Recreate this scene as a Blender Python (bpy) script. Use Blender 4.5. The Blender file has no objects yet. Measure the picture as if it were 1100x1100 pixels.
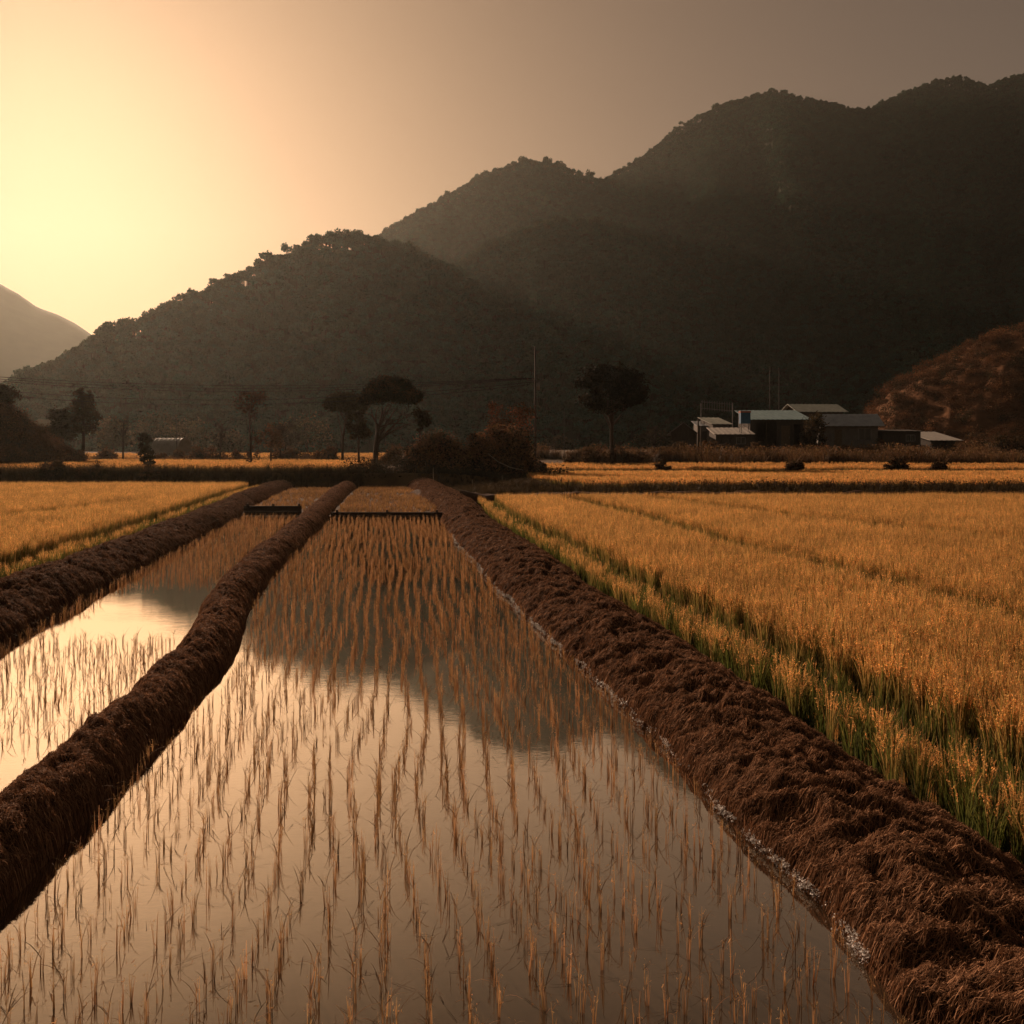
import bpy, math, numpy as np
from mathutils import Vector
SC = bpy.context.scene
COL = SC.collection
F, HZ, CH = 953.0, 488.0, 3.0          # focal length and horizon of the photograph, eye height
rng = np.random.default_rng(7)
R = math.radians

# ------------------------------------------------------------------ helpers
def at(px, Y, z=0.0): return np.array([(px-550.0)/F*Y, Y, z])
def zof(py, Y): return CH-(py-HZ)/F*Y
def tag(o, label, cat, group=None, kind=None):
    o['label'] = label; o['category'] = cat
    if group: o['group'] = group
    if kind: o['kind'] = kind
    return o
def thing(name, loc, label, cat, group=None, rz=0.0):
    o = bpy.data.objects.new(name, None); COL.objects.link(o)
    o.location = loc; o.rotation_euler = (0, 0, rz)
    return tag(o, label, cat, group)
def mesh_data(name, V, faces, mats, midx=None, col=None, smooth=False):
    V = np.asarray(V, dtype=np.float32).reshape(-1, 3)
    if isinstance(faces, np.ndarray): faces = [faces]
    faces = [np.asarray(f, dtype=np.int32) for f in faces if len(f)]
    me = bpy.data.meshes.new(name)
    me.vertices.add(len(V)); me.vertices.foreach_set('co', V.ravel())
    li = np.concatenate([f.ravel() for f in faces])
    tot = np.concatenate([np.full(len(f), f.shape[1], np.int32) for f in faces])
    st = np.concatenate([[0], np.cumsum(tot)[:-1]]).astype(np.int32)
    me.loops.add(len(li)); me.loops.foreach_set('vertex_index', li)
    me.polygons.add(len(tot)); me.polygons.foreach_set('loop_start', st)
    try: me.polygons.foreach_set('loop_total', tot)
    except Exception: pass
    for m in (mats if isinstance(mats, (list, tuple)) else [mats]): me.materials.append(m)
    if midx is not None: me.polygons.foreach_set('material_index', np.asarray(midx, np.int32))
    me.polygons.foreach_set('use_smooth', np.full(len(tot), smooth))
    if col is not None:
        a = me.attributes.new('Col', 'FLOAT_COLOR', 'POINT')
        c = np.ones((len(V), 4), np.float32); c[:, :3] = np.asarray(col)
        a.data.foreach_set('color', c.ravel())
    me.update(calc_edges=True)
    return me
def link(name, me, parent=None):
    o = bpy.data.objects.new(name, me); COL.objects.link(o)
    if parent is not None: o.parent = parent
    return o
class MB:
    """collects shapes into ONE mesh"""
    def __init__(s): s.V = []; s.F4 = []; s.F3 = []; s.C = []; s.n = 0
    def add(s, V, Fq=None, Ft=None, col=(1, 1, 1)):
        V = np.asarray(V, float).reshape(-1, 3)
        if Fq is not None and len(Fq): s.F4.append(np.asarray(Fq)+s.n)
        if Ft is not None and len(Ft): s.F3.append(np.asarray(Ft)+s.n)
        s.V.append(V); c = np.asarray(col, float)
        s.C.append(np.broadcast_to(c, (len(V), 3)) if c.ndim == 1 else c)
        s.n += len(V); return s
    def box(s, x0, x1, y0, y1, z0, z1):
        V = [(x, y, z) for z in (z0, z1) for y in (y0, y1) for x in (x0, x1)]
        return s.add(V, [(0, 2, 3, 1), (4, 5, 7, 6), (0, 1, 5, 4), (2, 6, 7, 3), (0, 4, 6, 2), (1, 3, 7, 5)])
    def tube(s, pts, rad, n=6, cap=True, col=(1, 1, 1)):
        P = np.asarray(pts, float); m = len(P)
        r = np.broadcast_to(np.asarray(rad, float), (m,))
        T = np.gradient(P, axis=0); T /= np.linalg.norm(T, axis=1)[:, None]+1e-9
        up = np.where(np.abs(T[:, 2:3]) > .9, [[1., 0, 0]], [[0, 0, 1.]])
        A = np.cross(T, up); A /= np.linalg.norm(A, axis=1)[:, None]+1e-9
        B = np.cross(T, A)
        an = np.arange(n)/n*2*math.pi
        V = P[:, None]+r[:, None, None]*(np.cos(an)[None, :, None]*A[:, None]+np.sin(an)[None, :, None]*B[:, None])
        i = np.arange(m-1)[:, None]*n; j = np.arange(n)[None]; k = (j+1) % n
        Q = np.stack([i+j, i+k, i+n+k, i+n+j], -1).reshape(-1, 4)
        V = V.reshape(-1, 3)
        ft = []
        if cap:
            V = np.vstack([V, P[0], P[-1]])
            ft = [(m*n, (a+1) % n, a) for a in range(n)]+[(m*n+1, (m-1)*n+a, (m-1)*n+(a+1) % n) for a in range(n)]
        return s.add(V, Q, ft, col)
    def grid(s, G, col=(1, 1, 1)):
        G = np.asarray(G, float); a, b = G.shape[:2]
        i = np.arange(a-1)[:, None]*b; j = np.arange(b-1)[None]
        Q = np.stack([i+j, i+j+1, i+b+j+1, i+b+j], -1).reshape(-1, 4)
        return s.add(G.reshape(-1, 3), Q, None, col)
    def slab(s, p00, p10, p11, p01, th, n=1, amp=0.0):
        """a sheet with thickness, optionally corrugated along its first direction"""
        P = [np.asarray(p, float) for p in (p00, p10, p11, p01)]
        nr = np.cross(P[1]-P[0], P[3]-P[0]); nr /= np.linalg.norm(nr)
        if nr[2] < 0: nr = -nr
        u = np.linspace(0, 1, n+1)
        w = np.sin(np.arange(n+1)*math.pi/2)*amp
        a = P[0]+(P[1]-P[0])*u[:, None]+nr*w[:, None]; b = P[3]+(P[2]-P[3])*u[:, None]+nr*w[:, None]
        V = np.concatenate([a, b, a-nr*th, b-nr*th]); m = n+1
        Q = []
        for i in range(n):
            Q += [(i, i+1, m+i+1, m+i), (2*m+i+1, 2*m+i, 3*m+i, 3*m+i+1), (i+1, i, 2*m+i, 2*m+i+1), (m+i, m+i+1, 3*m+i+1, 3*m+i)]
        Q += [(0, m, 3*m, 2*m), (m+n, n, 2*m+n, 3*m+n)]
        return s.add(V, Q)
    def data(s, name, mats, smooth=False):
        return mesh_data(name, np.concatenate(s.V), [np.concatenate(f) for f in (s.F4, s.F3) if f], mats, None, np.concatenate(s.C), smooth)
    def build(s, name, mats, parent=None, smooth=False): return link(name, s.data(name, mats, smooth), parent)

def vnoise(x, y, seed=0):
    x = np.asarray(x, float); y = np.asarray(y, float)
    xi = np.floor(x).astype(np.int64); yi = np.floor(y).astype(np.int64)
    fx = x-xi; fy = y-yi; fx = fx*fx*(3-2*fx); fy = fy*fy*(3-2*fy)
    def h(a, b):
        n = (a*374761393+b*668265263+seed*1442695041) & 0xffffffff
        n = ((n ^ (n >> 13))*1274126177) & 0xffffffff
        return ((n ^ (n >> 16)) & 0xffff)/65535.0
    return (h(xi, yi)*(1-fx)+h(xi+1, yi)*fx)*(1-fy)+(h(xi, yi+1)*(1-fx)+h(xi+1, yi+1)*fx)*fy
def fbm(x, y, oct=4, seed=0):
    t = 0; a = .5
    for k in range(oct):
        t = t+a*(vnoise(x*2**k, y*2**k, seed+k)-.5)*2; a *= .5
    return t
def I(tab, y):
    t = np.asarray(tab, float); return np.interp(y, t[:, 0], t[:, 1])

# ------------------------------------------------------------------ materials
def newmat(name):
    m = bpy.data.materials.new(name); m.use_nodes = True
    nt = m.node_tree; nt.nodes.clear()
    return m, nt, nt.nodes.new('ShaderNodeOutputMaterial')
def N(nt, t, **kw):
    n = nt.nodes.new(t)
    for k, v in kw.items(): setattr(n, k, v)
    return n
def mixc(nt, fac, a, b, blend='MIX'):
    n = N(nt, 'ShaderNodeMix', data_type='RGBA', blend_type=blend)
    for s, v in ((n.inputs[0], fac), (n.inputs[6], a), (n.inputs[7], b)):
        if hasattr(v, 'links') or isinstance(v, bpy.types.NodeSocket): nt.links.new(v, s)
        elif isinstance(v, (int, float)): s.default_value = v
        else: s.default_value = (*v, 1)
    return n.outputs[2]
def noise(nt, scale, detail=4, rough=.6, vec=None, stretch=None):
    n = N(nt, 'ShaderNodeTexNoise'); n.inputs['Scale'].default_value = scale
    n.inputs['Detail'].default_value = detail; n.inputs['Roughness'].default_value = rough
    g = N(nt, 'ShaderNodeNewGeometry'); v = g.outputs['Position']
    if vec == 'obj': v = N(nt, 'ShaderNodeTexCoord').outputs['Object']
    if stretch:
        mp = N(nt, 'ShaderNodeMapping'); mp.inputs['Scale'].default_value = stretch
        nt.links.new(v, mp.inputs['Vector']); v = mp.outputs[0]
    nt.links.new(v, n.inputs['Vector'])
    return n.outputs['Fac']
def ramp(nt, fac, stops):
    r = N(nt, 'ShaderNodeValToRGB'); e = r.color_ramp.elements
    while len(e) < len(stops): e.new(.5)
    for k, (p, c) in enumerate(stops): e[k].position = p; e[k].color = (*c, 1)
    nt.links.new(fac, r.inputs[0]); return r.outputs[0]
def solid(name, c1, c2, scale=3.0, rough=.85, bump=0.0, bscale=20, spec=.25, metal=0.0, stretch=None, vec=None):
    m, nt, out = newmat(name)
    p = N(nt, 'ShaderNodeBsdfPrincipled')
    nt.links.new(ramp(nt, noise(nt, scale, 6, .65, vec, stretch), [(.3, c1), (.7, c2)]), p.inputs['Base Color'])
    p.inputs['Roughness'].default_value = rough; p.inputs['Specular IOR Level'].default_value = spec
    p.inputs['Metallic'].default_value = metal
    if bump:
        b = N(nt, 'ShaderNodeBump'); b.inputs['Strength'].default_value = bump; b.inputs['Distance'].default_value = .05
        nt.links.new(noise(nt, bscale, 8, .7, vec, stretch), b.inputs['Height']); nt.links.new(b.outputs[0], p.inputs['Normal'])
    nt.links.new(p.outputs[0], out.inputs[0]); return m
def plant(name, transl=.35, var=.35, rough=.75, patch=0.0, pscale=.3, spec=.2, tint=(1, 1, 1), tmul=1.0):
    """per-vertex albedo, varied from plant to plant, thin enough to let light through"""
    m, nt, out = newmat(name)
    a = N(nt, 'ShaderNodeAttribute', attribute_name='Col')
    c = mixc(nt, 1.0, a.outputs['Color'], tint, 'MULTIPLY')
    oi = N(nt, 'ShaderNodeObjectInfo')
    mr = N(nt, 'ShaderNodeMapRange'); nt.links.new(oi.outputs['Random'], mr.inputs[0])
    mr.inputs['To Min'].default_value = 1-var; mr.inputs['To Max'].default_value = 1+var
    val = mr.outputs[0]
    if patch:
        m2 = N(nt, 'ShaderNodeMapRange'); nt.links.new(noise(nt, pscale, 3, .6), m2.inputs[0])
        m2.inputs['From Min'].default_value = .3; m2.inputs['From Max'].default_value = .7
        m2.inputs['To Min'].default_value = 1-patch; m2.inputs['To Max'].default_value = 1+patch
        mu = N(nt, 'ShaderNodeMath', operation='MULTIPLY'); nt.links.new(val, mu.inputs[0]); nt.links.new(m2.outputs[0], mu.inputs[1]); val = mu.outputs[0]
    cb = N(nt, 'ShaderNodeCombineColor')
    for k in range(3): nt.links.new(val, cb.inputs[k])
    c = mixc(nt, 1.0, c, cb.outputs[0], 'MULTIPLY')
    p = N(nt, 'ShaderNodeBsdfPrincipled'); nt.links.new(c, p.inputs['Base Color'])
    p.inputs['Roughness'].default_value = rough; p.inputs['Specular IOR Level'].default_value = spec
    t = N(nt, 'ShaderNodeBsdfTranslucent'); nt.links.new(c if tmul == 1 else mixc(nt, 1.0, c, (tmul,)*3, 'MULTIPLY'), t.inputs[0])
    mx = N(nt, 'ShaderNodeMixShader'); mx.inputs[0].default_value = transl
    nt.links.new(p.outputs[0], mx.inputs[1]); nt.links.new(t.outputs[0], mx.inputs[2]); nt.links.new(mx.outputs[0], out.inputs[0])
    return m

m_rice = plant('rice_plant', .56, .28, patch=.16, pscale=.35)
m_straw = plant('dry_straw', .2, .3, spec=.04)
m_stub = plant('stubble_straw', .5, .4)
m_leaf = plant('leaf', .12, .25, spec=.08)
m_forest = plant('forest_leaf', .14, .3, patch=.35, pscale=.010, spec=.05)
m_crest = plant('rimlit_crest_leaf', .35, .3, spec=.05, tint=(1.3, .95, .9))  # warm tint: the sunlit rim of the ridges put into leaf colour
m_bushleaf = plant('bush_leaf', .3, .3, spec=.08)
m_dry = plant('dry_grass', .3, .35, patch=.3, pscale=.2)
m_bark = solid('bark', (.035, .026, .018), (.075, .055, .038), 8, .95, .4, 30)
m_soil = solid('levee_soil', (.035, .018, .010), (.10, .052, .029), 9, .95, .8, 45, spec=.1)
m_ground = solid('ground_soil', (.06, .038, .018), (.14, .09, .042), .35, .95, .5, 12, spec=.1)
m_mud = solid('wet_mud', (.05, .032, .017), (.10, .066, .035), 3, .9, .3, 20, spec=.05)
m_hill = solid('hill_soil', (.018, .026, .014), (.034, .044, .022), .03, .95, .3, 1.5, spec=.05)
m_hillb = solid('hill_dry_grass', (.10, .05, .024), (.20, .10, .05), .12, .95, .5, 2, spec=.05)
m_plank = solid('old_timber', (.03, .02, .013), (.07, .048, .03), 6, .85, .4, 30, stretch=(1, 8, 8))
m_wood = solid('weathered_wood', (.05, .036, .024), (.11, .08, .052), 5, .85, .3, 30)
m_pale = solid('pale_wood', (.25, .19, .12), (.42, .33, .22), 8, .8)
m_plastic = solid('pale_plastic_strip', (.45, .38, .28), (.6, .52, .4), 6, .5)
m_wall = solid('dark_board_wall', (.045, .04, .034), (.09, .08, .068), 2, .9, .3, 14, stretch=(6, 6, .6))
m_wallg = solid('grey_plaster_wall', (.12, .115, .105), (.2, .19, .17), 1.2, .9, .2, 10)
m_in = solid('dark_interior', (.012, .01, .009), (.025, .022, .018), 2, .95)
m_teal = solid('teal_roof_sheet', (.16, .27, .29), (.30, .44, .46), .8, .5, .15, 9, spec=.4)
m_groof = solid('grey_roof_sheet', (.20, .23, .25), (.36, .40, .43), .8, .5, .15, 9, spec=.4)
m_matt = solid('matt_sheet', (.16, .155, .125), (.24, .23, .19), .9, 1.0, 0, 9, spec=0)
m_proof = solid('pale_green_roof_sheet', (.32, .35, .29), (.5, .52, .44), .9, .5, .15, 9, spec=.4)
m_wroof = solid('white_roof_sheet', (.5, .47, .42), (.68, .64, .57), .9, .45, .1, 9, spec=.4)
m_droof = solid('dark_roof_sheet', (.05, .048, .044), (.1, .095, .085), .9, .6, .2, 9)
m_door = solid('brown_door', (.10, .075, .045), (.17, .13, .08), 3, .7, .2, 20)
m_blue = solid('blue_paint', (.02, .10, .20), (.035, .16, .30), 2, .5)
m_red = solid('red_paint', (.3, .09, .06), (.42, .14, .09), 2, .5)
m_white = solid('white_paint', (.55, .53, .5), (.75, .73, .69), 2, .45)
m_glass = solid('window_glass', (.02, .025, .025), (.03, .035, .035), 2, .12, spec=.6)
m_metal = solid('grey_metal', (.18, .18, .18), (.3, .3, .29), 3, .5, metal=.5)
m_conc = solid('concrete_pole', (.05, .048, .044), (.09, .085, .078), 2, .85)
m_glaze = solid('brown_glaze', (.07, .05, .035), (.12, .09, .07), 3, .4)
m_arm = solid('dark_steel', (.05, .05, .048), (.09, .09, .085), 3, .7)
m_wire = solid('wire_rubber', (.02, .02, .02), (.03, .03, .03), 2, .6)
m_rub = solid('rubber', (.015, .015, .015), (.025, .025, .025), 2, .8)
m_foam = solid('white_foam', (.85, .83, .78), (.95, .93, .9), 40, .7)

def water_mat(name, mud1, mud2):
    m, nt, out = newmat(name)
    d = N(nt, 'ShaderNodeBsdfPrincipled')
    nt.links.new(ramp(nt, noise(nt, 1.1, 6, .65), [(.3, mud1), (.7, mud2)]), d.inputs['Base Color'])
    d.inputs['Roughness'].default_value = .9; d.inputs['Specular IOR Level'].default_value = 0
    g = N(nt, 'ShaderNodeBsdfGlossy'); g.inputs['Roughness'].default_value = .012
    g.inputs['Color'].default_value = (1, .925, .82, 1)   # silt-tinted
    n1 = noise(nt, 5.0, 3, .55, stretch=(.55, 1.0, 1)); n2 = noise(nt, 26, 3, .6, stretch=(.6, 1.0, 1)); n3 = noise(nt, .45, 2, .5)
    # breeze patches: ripples come and go over the surface
    mr = N(nt, 'ShaderNodeMapRange'); nt.links.new(n3, mr.inputs[0]); mr.inputs['From Min'].default_value = .38; mr.inputs['From Max'].default_value = .66
    mr.inputs['To Min'].default_value = .25; mr.inputs['To Max'].default_value = 1.0
    ad = N(nt, 'ShaderNodeMath', operation='MULTIPLY_ADD'); nt.links.new(n2, ad.inputs[0]); ad.inputs[1].default_value = .75; nt.links.new(n1, ad.inputs[2])
    mu = N(nt, 'ShaderNodeMath', operation='MULTIPLY'); nt.links.new(ad.outputs[0], mu.inputs[0]); nt.links.new(mr.outputs[0], mu.inputs[1])
    b = N(nt, 'ShaderNodeBump'); b.inputs['Strength'].default_value = .5; b.inputs['Distance'].default_value = .0016
    nt.links.new(mu.outputs[0], b.inputs['Height']); nt.links.new(b.outputs[0], g.inputs['Normal'])
    lw = N(nt, 'ShaderNodeLayerWeight'); lw.inputs['Blend'].default_value = .5; nt.links.new(b.outputs[0], lw.inputs['Normal'])
    fr = N(nt, 'ShaderNodeMapRange'); nt.links.new(lw.outputs['Facing'], fr.inputs[0])
    fr.inputs['From Min'].default_value = .40; fr.inputs['From Max'].default_value = .77; fr.inputs['To Min'].default_value = .05; fr.inputs['To Max'].default_value = .95
    mx = N(nt, 'ShaderNodeMixShader'); nt.links.new(fr.outputs[0], mx.inputs[0])
    nt.links.new(d.outputs[0], mx.inputs[1]); nt.links.new(g.outputs[0], mx.inputs[2]); nt.links.new(mx.outputs[0], out.inputs[0])
    return m
m_water = water_mat('paddy_water', (.026, .018, .011), (.07, .05, .031))

# ------------------------------------------------------------------ scattering (only for stuff nobody could count)
def scatter(name, P, protos, scale, rz, idx, tilt=None, label='', cat='', sz=None):
    """protos: list of meshes; one point object whose geometry nodes place them"""
    c = bpy.data.collections.new(name+'_kinds')
    for k, me in enumerate(protos):
        o = bpy.data.objects.new('%s_kind_%02d' % (name, k), me); c.objects.link(o)
    P = np.asarray(P, np.float32); n = len(P)
    me = bpy.data.meshes.new(name); me.vertices.add(n); me.vertices.foreach_set('co', P.ravel())
    S = np.repeat(np.asarray(scale, np.float32)[:, None], 3, 1)
    if sz is not None: S[:, 2] = sz
    rot = np.zeros((n, 3), np.float32); rot[:, 2] = rz
    if tilt is not None: rot[:, :2] = tilt
    for nm, arr, ty in (('scl', S, 'FLOAT_VECTOR'), ('rot', rot, 'FLOAT_VECTOR')):
        a = me.attributes.new(nm, ty, 'POINT'); a.data.foreach_set('vector', np.ascontiguousarray(arr).ravel())
    a = me.attributes.new('idx', 'INT', 'POINT'); a.data.foreach_set('value', np.asarray(idx, np.int32))
    o = link(name, me); tag(o, label, cat, kind='stuff')
    g = bpy.data.node_groups.new(name, 'GeometryNodeTree')
    g.interface.new_socket('Geometry', in_out='INPUT', socket_type='NodeSocketGeometry')
    g.interface.new_socket('Geometry', in_out='OUTPUT', socket_type='NodeSocketGeometry')
    gi = g.nodes.new('NodeGroupInput'); go = g.nodes.new('NodeGroupOutput')
    mp = g.nodes.new('GeometryNodeMeshToPoints'); ip = g.nodes.new('GeometryNodeInstanceOnPoints')
    ci = g.nodes.new('GeometryNodeCollectionInfo'); ci.inputs['Collection'].default_value = c
    ci.inputs['Separate Children'].default_value = True; ci.inputs['Reset Children'].default_value = True
    def at_(nm, t):
        q = g.nodes.new('GeometryNodeInputNamedAttribute'); q.data_type = t; q.inputs['Name'].default_value = nm
        return q.outputs['Attribute']
    L = g.links.new
    L(gi.outputs[0], mp.inputs['Mesh']); L(mp.outputs[0], ip.inputs['Points']); L(ci.outputs[0], ip.inputs['Instance'])
    ip.inputs['Pick Instance'].default_value = True
    L(at_('idx', 'INT'), ip.inputs['Instance Index'])
    e2r = g.nodes.new('FunctionNodeEulerToRotation'); L(at_('rot', 'FLOAT_VECTOR'), e2r.inputs[0])
    L(e2r.outputs[0], ip.inputs['Rotation']); L(at_('scl', 'FLOAT_VECTOR'), ip.inputs['Scale'])
    L(ip.outputs[0], go.inputs[0])
    md = o.modifiers.new('scatter', 'NODES'); md.node_group = g
    return o

# blades: curved ribbons, vectorised
def blades(base, az, length, lean, droop, width, segs, c0, c1, twist=None):
    """base Nx3; lean = start angle from vertical; droop = extra angle gained towards the tip; colours Nx3 at foot and tip"""
    n = len(base); t = np.linspace(0, 1, segs+1)
    ang = lean[:, None]+droop[:, None]*(t[None]**1.4)
    dl = length[:, None]/segs
    dx = np.sin(ang)*dl; dz = np.cos(ang)*dl
    hx = np.concatenate([np.zeros((n, 1)), np.cumsum(dx[:, :-1], 1)], 1); hz = np.concatenate([np.zeros((n, 1)), np.cumsum(dz[:, :-1], 1)], 1)
    ca, sa = np.cos(az)[:, None], np.sin(az)[:, None]
    C = np.stack([base[:, 0:1]+hx*ca, base[:, 1:2]+hx*sa, base[:, 2:3]+hz], -1)
    tw = az+math.pi/2 if twist is None else twist
    w = width[:, None]*(1-.75*t[None]**2)*.5
    side = np.stack([np.cos(tw), np.sin(tw), 0*tw], -1)[:, None]
    V = np.stack([C-side*w[..., None], C+side*w[..., None]], 2).reshape(n, -1, 3)
    m = 2*(segs+1)
    q = np.array([(2*i, 2*i+1, 2*i+3, 2*i+2) for i in range(segs)])
    Q = (q[None]+np.arange(n)[:, None, None]*m).reshape(-1, 4)
    tt = np.repeat(t, 2)[None, :, None]
    K = (c0[:, None]*(1-tt)+c1[:, None]*tt).reshape(-1, 3)
    return V.reshape(-1, 3), Q, K
def leaves(P, size, g, col, flat=0.0, aspect=.55):
    """small pointed leaf clumps, one four-cornered face each"""
    n = len(P); a = g.normal(size=(n, 3)); a[:, 2] *= (1-flat); a /= np.linalg.norm(a, axis=1)[:, None]+1e-9
    b = np.cross(a, g.normal(size=(n, 3))); b /= np.linalg.norm(b, axis=1)[:, None]+1e-9
    s = (np.asarray(size)*g.uniform(.6, 1.4, n))[:, None]
    c = np.cross(a, b)*.25*s
    V = np.stack([P-a*s*.5, P+b*s*.5*aspect+c, P+a*s*.5, P-b*s*.5*aspect+c], 1)
    Q = np.arange(4*n).reshape(n, 4)
    return V.reshape(-1, 3), Q, np.repeat(col, 4, 0)
def jitcol(c, n, g, v=.35, h=.1):
    return np.asarray(c)[None]*g.uniform(1-v, 1+v, (n, 1))*g.uniform(1-h, 1+h, (n, 3))

# ------------------------------------------------------------------ plant prototypes
GREEN = np.array([.072, .095, .024]); GOLD = np.array([.70, .42, .15]); HEAD = np.array([.86, .50, .18])
def rice_clump(seed, nst=22, nh=15, H=.78, w=.0095, green=.45, spread=.06):
    g = np.random.default_rng(seed); mb = MB()
    az = g.uniform(0, 6.28, nst); r = spread*np.sqrt(g.uniform(0, 1, nst))
    base = np.stack([np.cos(az)*r, np.sin(az)*r, 0*r], 1)
    L = H*g.uniform(.6, .98, nst)
    c0 = jitcol(GREEN, nst, g); k = g.uniform(0, 1, (nst, 1)) < green
    c1 = np.where(k, jitcol((.12, .13, .03), nst, g), jitcol((.50, .31, .10), nst, g, .25))
    mb.add(*blades(base, az+g.normal(0, .5, nst), L, g.uniform(.02, .16, nst), g.uniform(.1, 1.0, nst), g.uniform(.7, 1.4, nst)*w, 4, c0, c1)[:2], None, blades(base, az, L, az*0, az*0, az*0, 4, c0, c1)[2])
    az = g.uniform(0, 6.28, nh); r = spread*.8*np.sqrt(g.uniform(0, 1, nh)); base = np.stack([np.cos(az)*r, np.sin(az)*r, 0*r], 1)
    L = H*g.uniform(.78, 1.05, nh); ln = g.uniform(.02, .14, nh); dr = g.uniform(.1, .35, nh)
    V, Q, K = blades(base, az, L, ln, dr, np.full(nh, w*.45), 3, jitcol(GREEN*1.6, nh, g), jitcol(GOLD, nh, g))
    mb.add(V, Q, None, K)
    # ears: slender grain heads that stand up and only nod at the tip
    tips = V.reshape(nh, -1, 3)[:, -4:-2].mean(1)
    hl = g.uniform(.10, .19, nh); a2 = az+g.normal(0, .5, nh); l2 = ln*.6+g.uniform(0, .12, nh); d2 = g.uniform(.2, 1.4, nh)
    V, Q, K = blades(tips, a2, hl, l2, d2, np.full(nh, w*.5), 4, jitcol(HEAD*.6, nh, g, .25), jitcol(HEAD*.8, nh, g, .3), g.uniform(0, 6.28, nh)); mb.add(V, Q, None, K)
    cen = V.reshape(nh, 5, 2, 3).mean(2)
    for q in range(11):
        t = g.uniform(0, 3.98, nh); i = t.astype(int); f = (t-i)[:, None]; P = cen[np.arange(nh), i]*(1-f)+cen[np.arange(nh), i+1]*f+g.normal(0, w*.45, (nh, 3))
        V, Q, K = leaves(P, w*2.0, g, jitcol(HEAD, nh, g, .45), 0, .5); mb.add(V, Q, None, K)
    return mb.data('rice_clump', m_rice)
def stubble(seed, H=.21):
    g = np.random.default_rng(seed); mb = MB(); n = int(g.integers(3, 6))
    az = g.uniform(0, 6.28, n); r = .010*np.sqrt(g.uniform(0, 1, n)); base = np.stack([np.cos(az)*r, np.sin(az)*r, 0*r-.03], 1)
    L = (H+.03)*g.uniform(.45, 1.08, n); tw = g.uniform(0, 6.28, n)
    V, Q, K = blades(base, az, L, g.uniform(0, .05, n), g.normal(0, .14, n), g.uniform(.003, .0065, n), 4, jitcol((.26, .14, .062), n, g), jitcol((.50, .285, .13), n, g), tw)
    mb.add(V, Q, None, K)
    V, Q, K = blades(base, az, L, g.uniform(0, .05, n), g.normal(0, .14, n), g.uniform(.002, .0045, n), 4, jitcol((.26, .14, .062), n, g), jitcol((.50, .285, .13), n, g), tw+1.57)
    mb.add(V, Q, None, K)
    n = int(g.integers(1, 4))                       # broken leaves that hang into the water
    az = g.uniform(0, 6.28, n); base = np.zeros((n, 3)); base[:, 2] = g.uniform(.02, H*.7, n)
    V, Q, K = blades(base, az, g.uniform(.06, .2, n), g.uniform(.4, 1.0, n), g.uniform(.5, 1.7, n), np.full(n, .005), 4, jitcol((.20, .11, .05), n, g), jitcol((.30, .17, .08), n, g))
    mb.add(V, Q, None, K)
    n = 7; P = np.stack([g.normal(0, .012, n), g.normal(0, .012, n), g.uniform(.4, 1.0, n)*H], 1)   # frayed ends
    V, Q, K = leaves(P, .022, g, jitcol((.6, .36, .16), n, g), 0, .15); mb.add(V, Q, None, K)
    return mb.data('rice_stubble', m_stub)
def grass_clump(seed, H=.8, n=34, w=.03, c0=(.045, .03, .016), c1=(.18, .105, .05), spread=.22, heads=True):
    g = np.random.default_rng(seed); mb = MB()
    az = g.uniform(0, 6.28, n); r = spread*np.sqrt(g.uniform(0, 1, n)); base = np.stack([np.cos(az)*r, np.sin(az)*r, 0*r-.05], 1)
    V, Q, K = blades(base, az, H*g.uniform(.45, 1.1, n), g.uniform(.03, .5, n), g.uniform(.1, 1.1, n), w*g.uniform(.6, 1.3, n), 3, jitcol(c0, n, g), jitcol(c1, n, g))
    mb.add(V, Q, None, K)
    if heads:
        m = 14; P = np.stack([g.normal(0, spread, m), g.normal(0, spread, m), H*g.uniform(.5, .95, m)], 1)
        V, Q, K = leaves(P, w*3, g, jitcol(c1, m, g)); mb.add(V, Q, None, K)
    return mb.data('grass_clump', m_dry)
def forest_crown(seed, mt=None):
    g = np.random.default_rng(seed); mb = MB(); k = int(g.integers(7, 11))
    base = np.array([(.036, .092, .062), (.044, .090, .058), (.052, .086, .054), (.033, .090, .064)][seed % 4])
    for _ in range(k):
        v = g.normal(size=3); v /= np.linalg.norm(v); v[2] = abs(v[2])*.9+.05
        c = v*np.array([.33, .33, .32])*g.uniform(.55, 1); c[2] += .42
        n = 26; d = g.normal(size=(n, 3)); d /= np.linalg.norm(d, axis=1)[:, None]
        P = c+d*g.uniform(.5, 1, (n, 1))*np.array([.2, .2, .14])
        V, Q, K = leaves(P, .13, g, jitcol(base, n, g, .4), .2, .7); mb.add(V, Q, None, K)
    mb.tube([(0, 0, -.6), (.02, 0, .2), (0, .02, .6)], [.04, .03, .012], 4, col=(.03, .022, .016))
    return mb.data('forest_crown', mt or m_forest)

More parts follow.
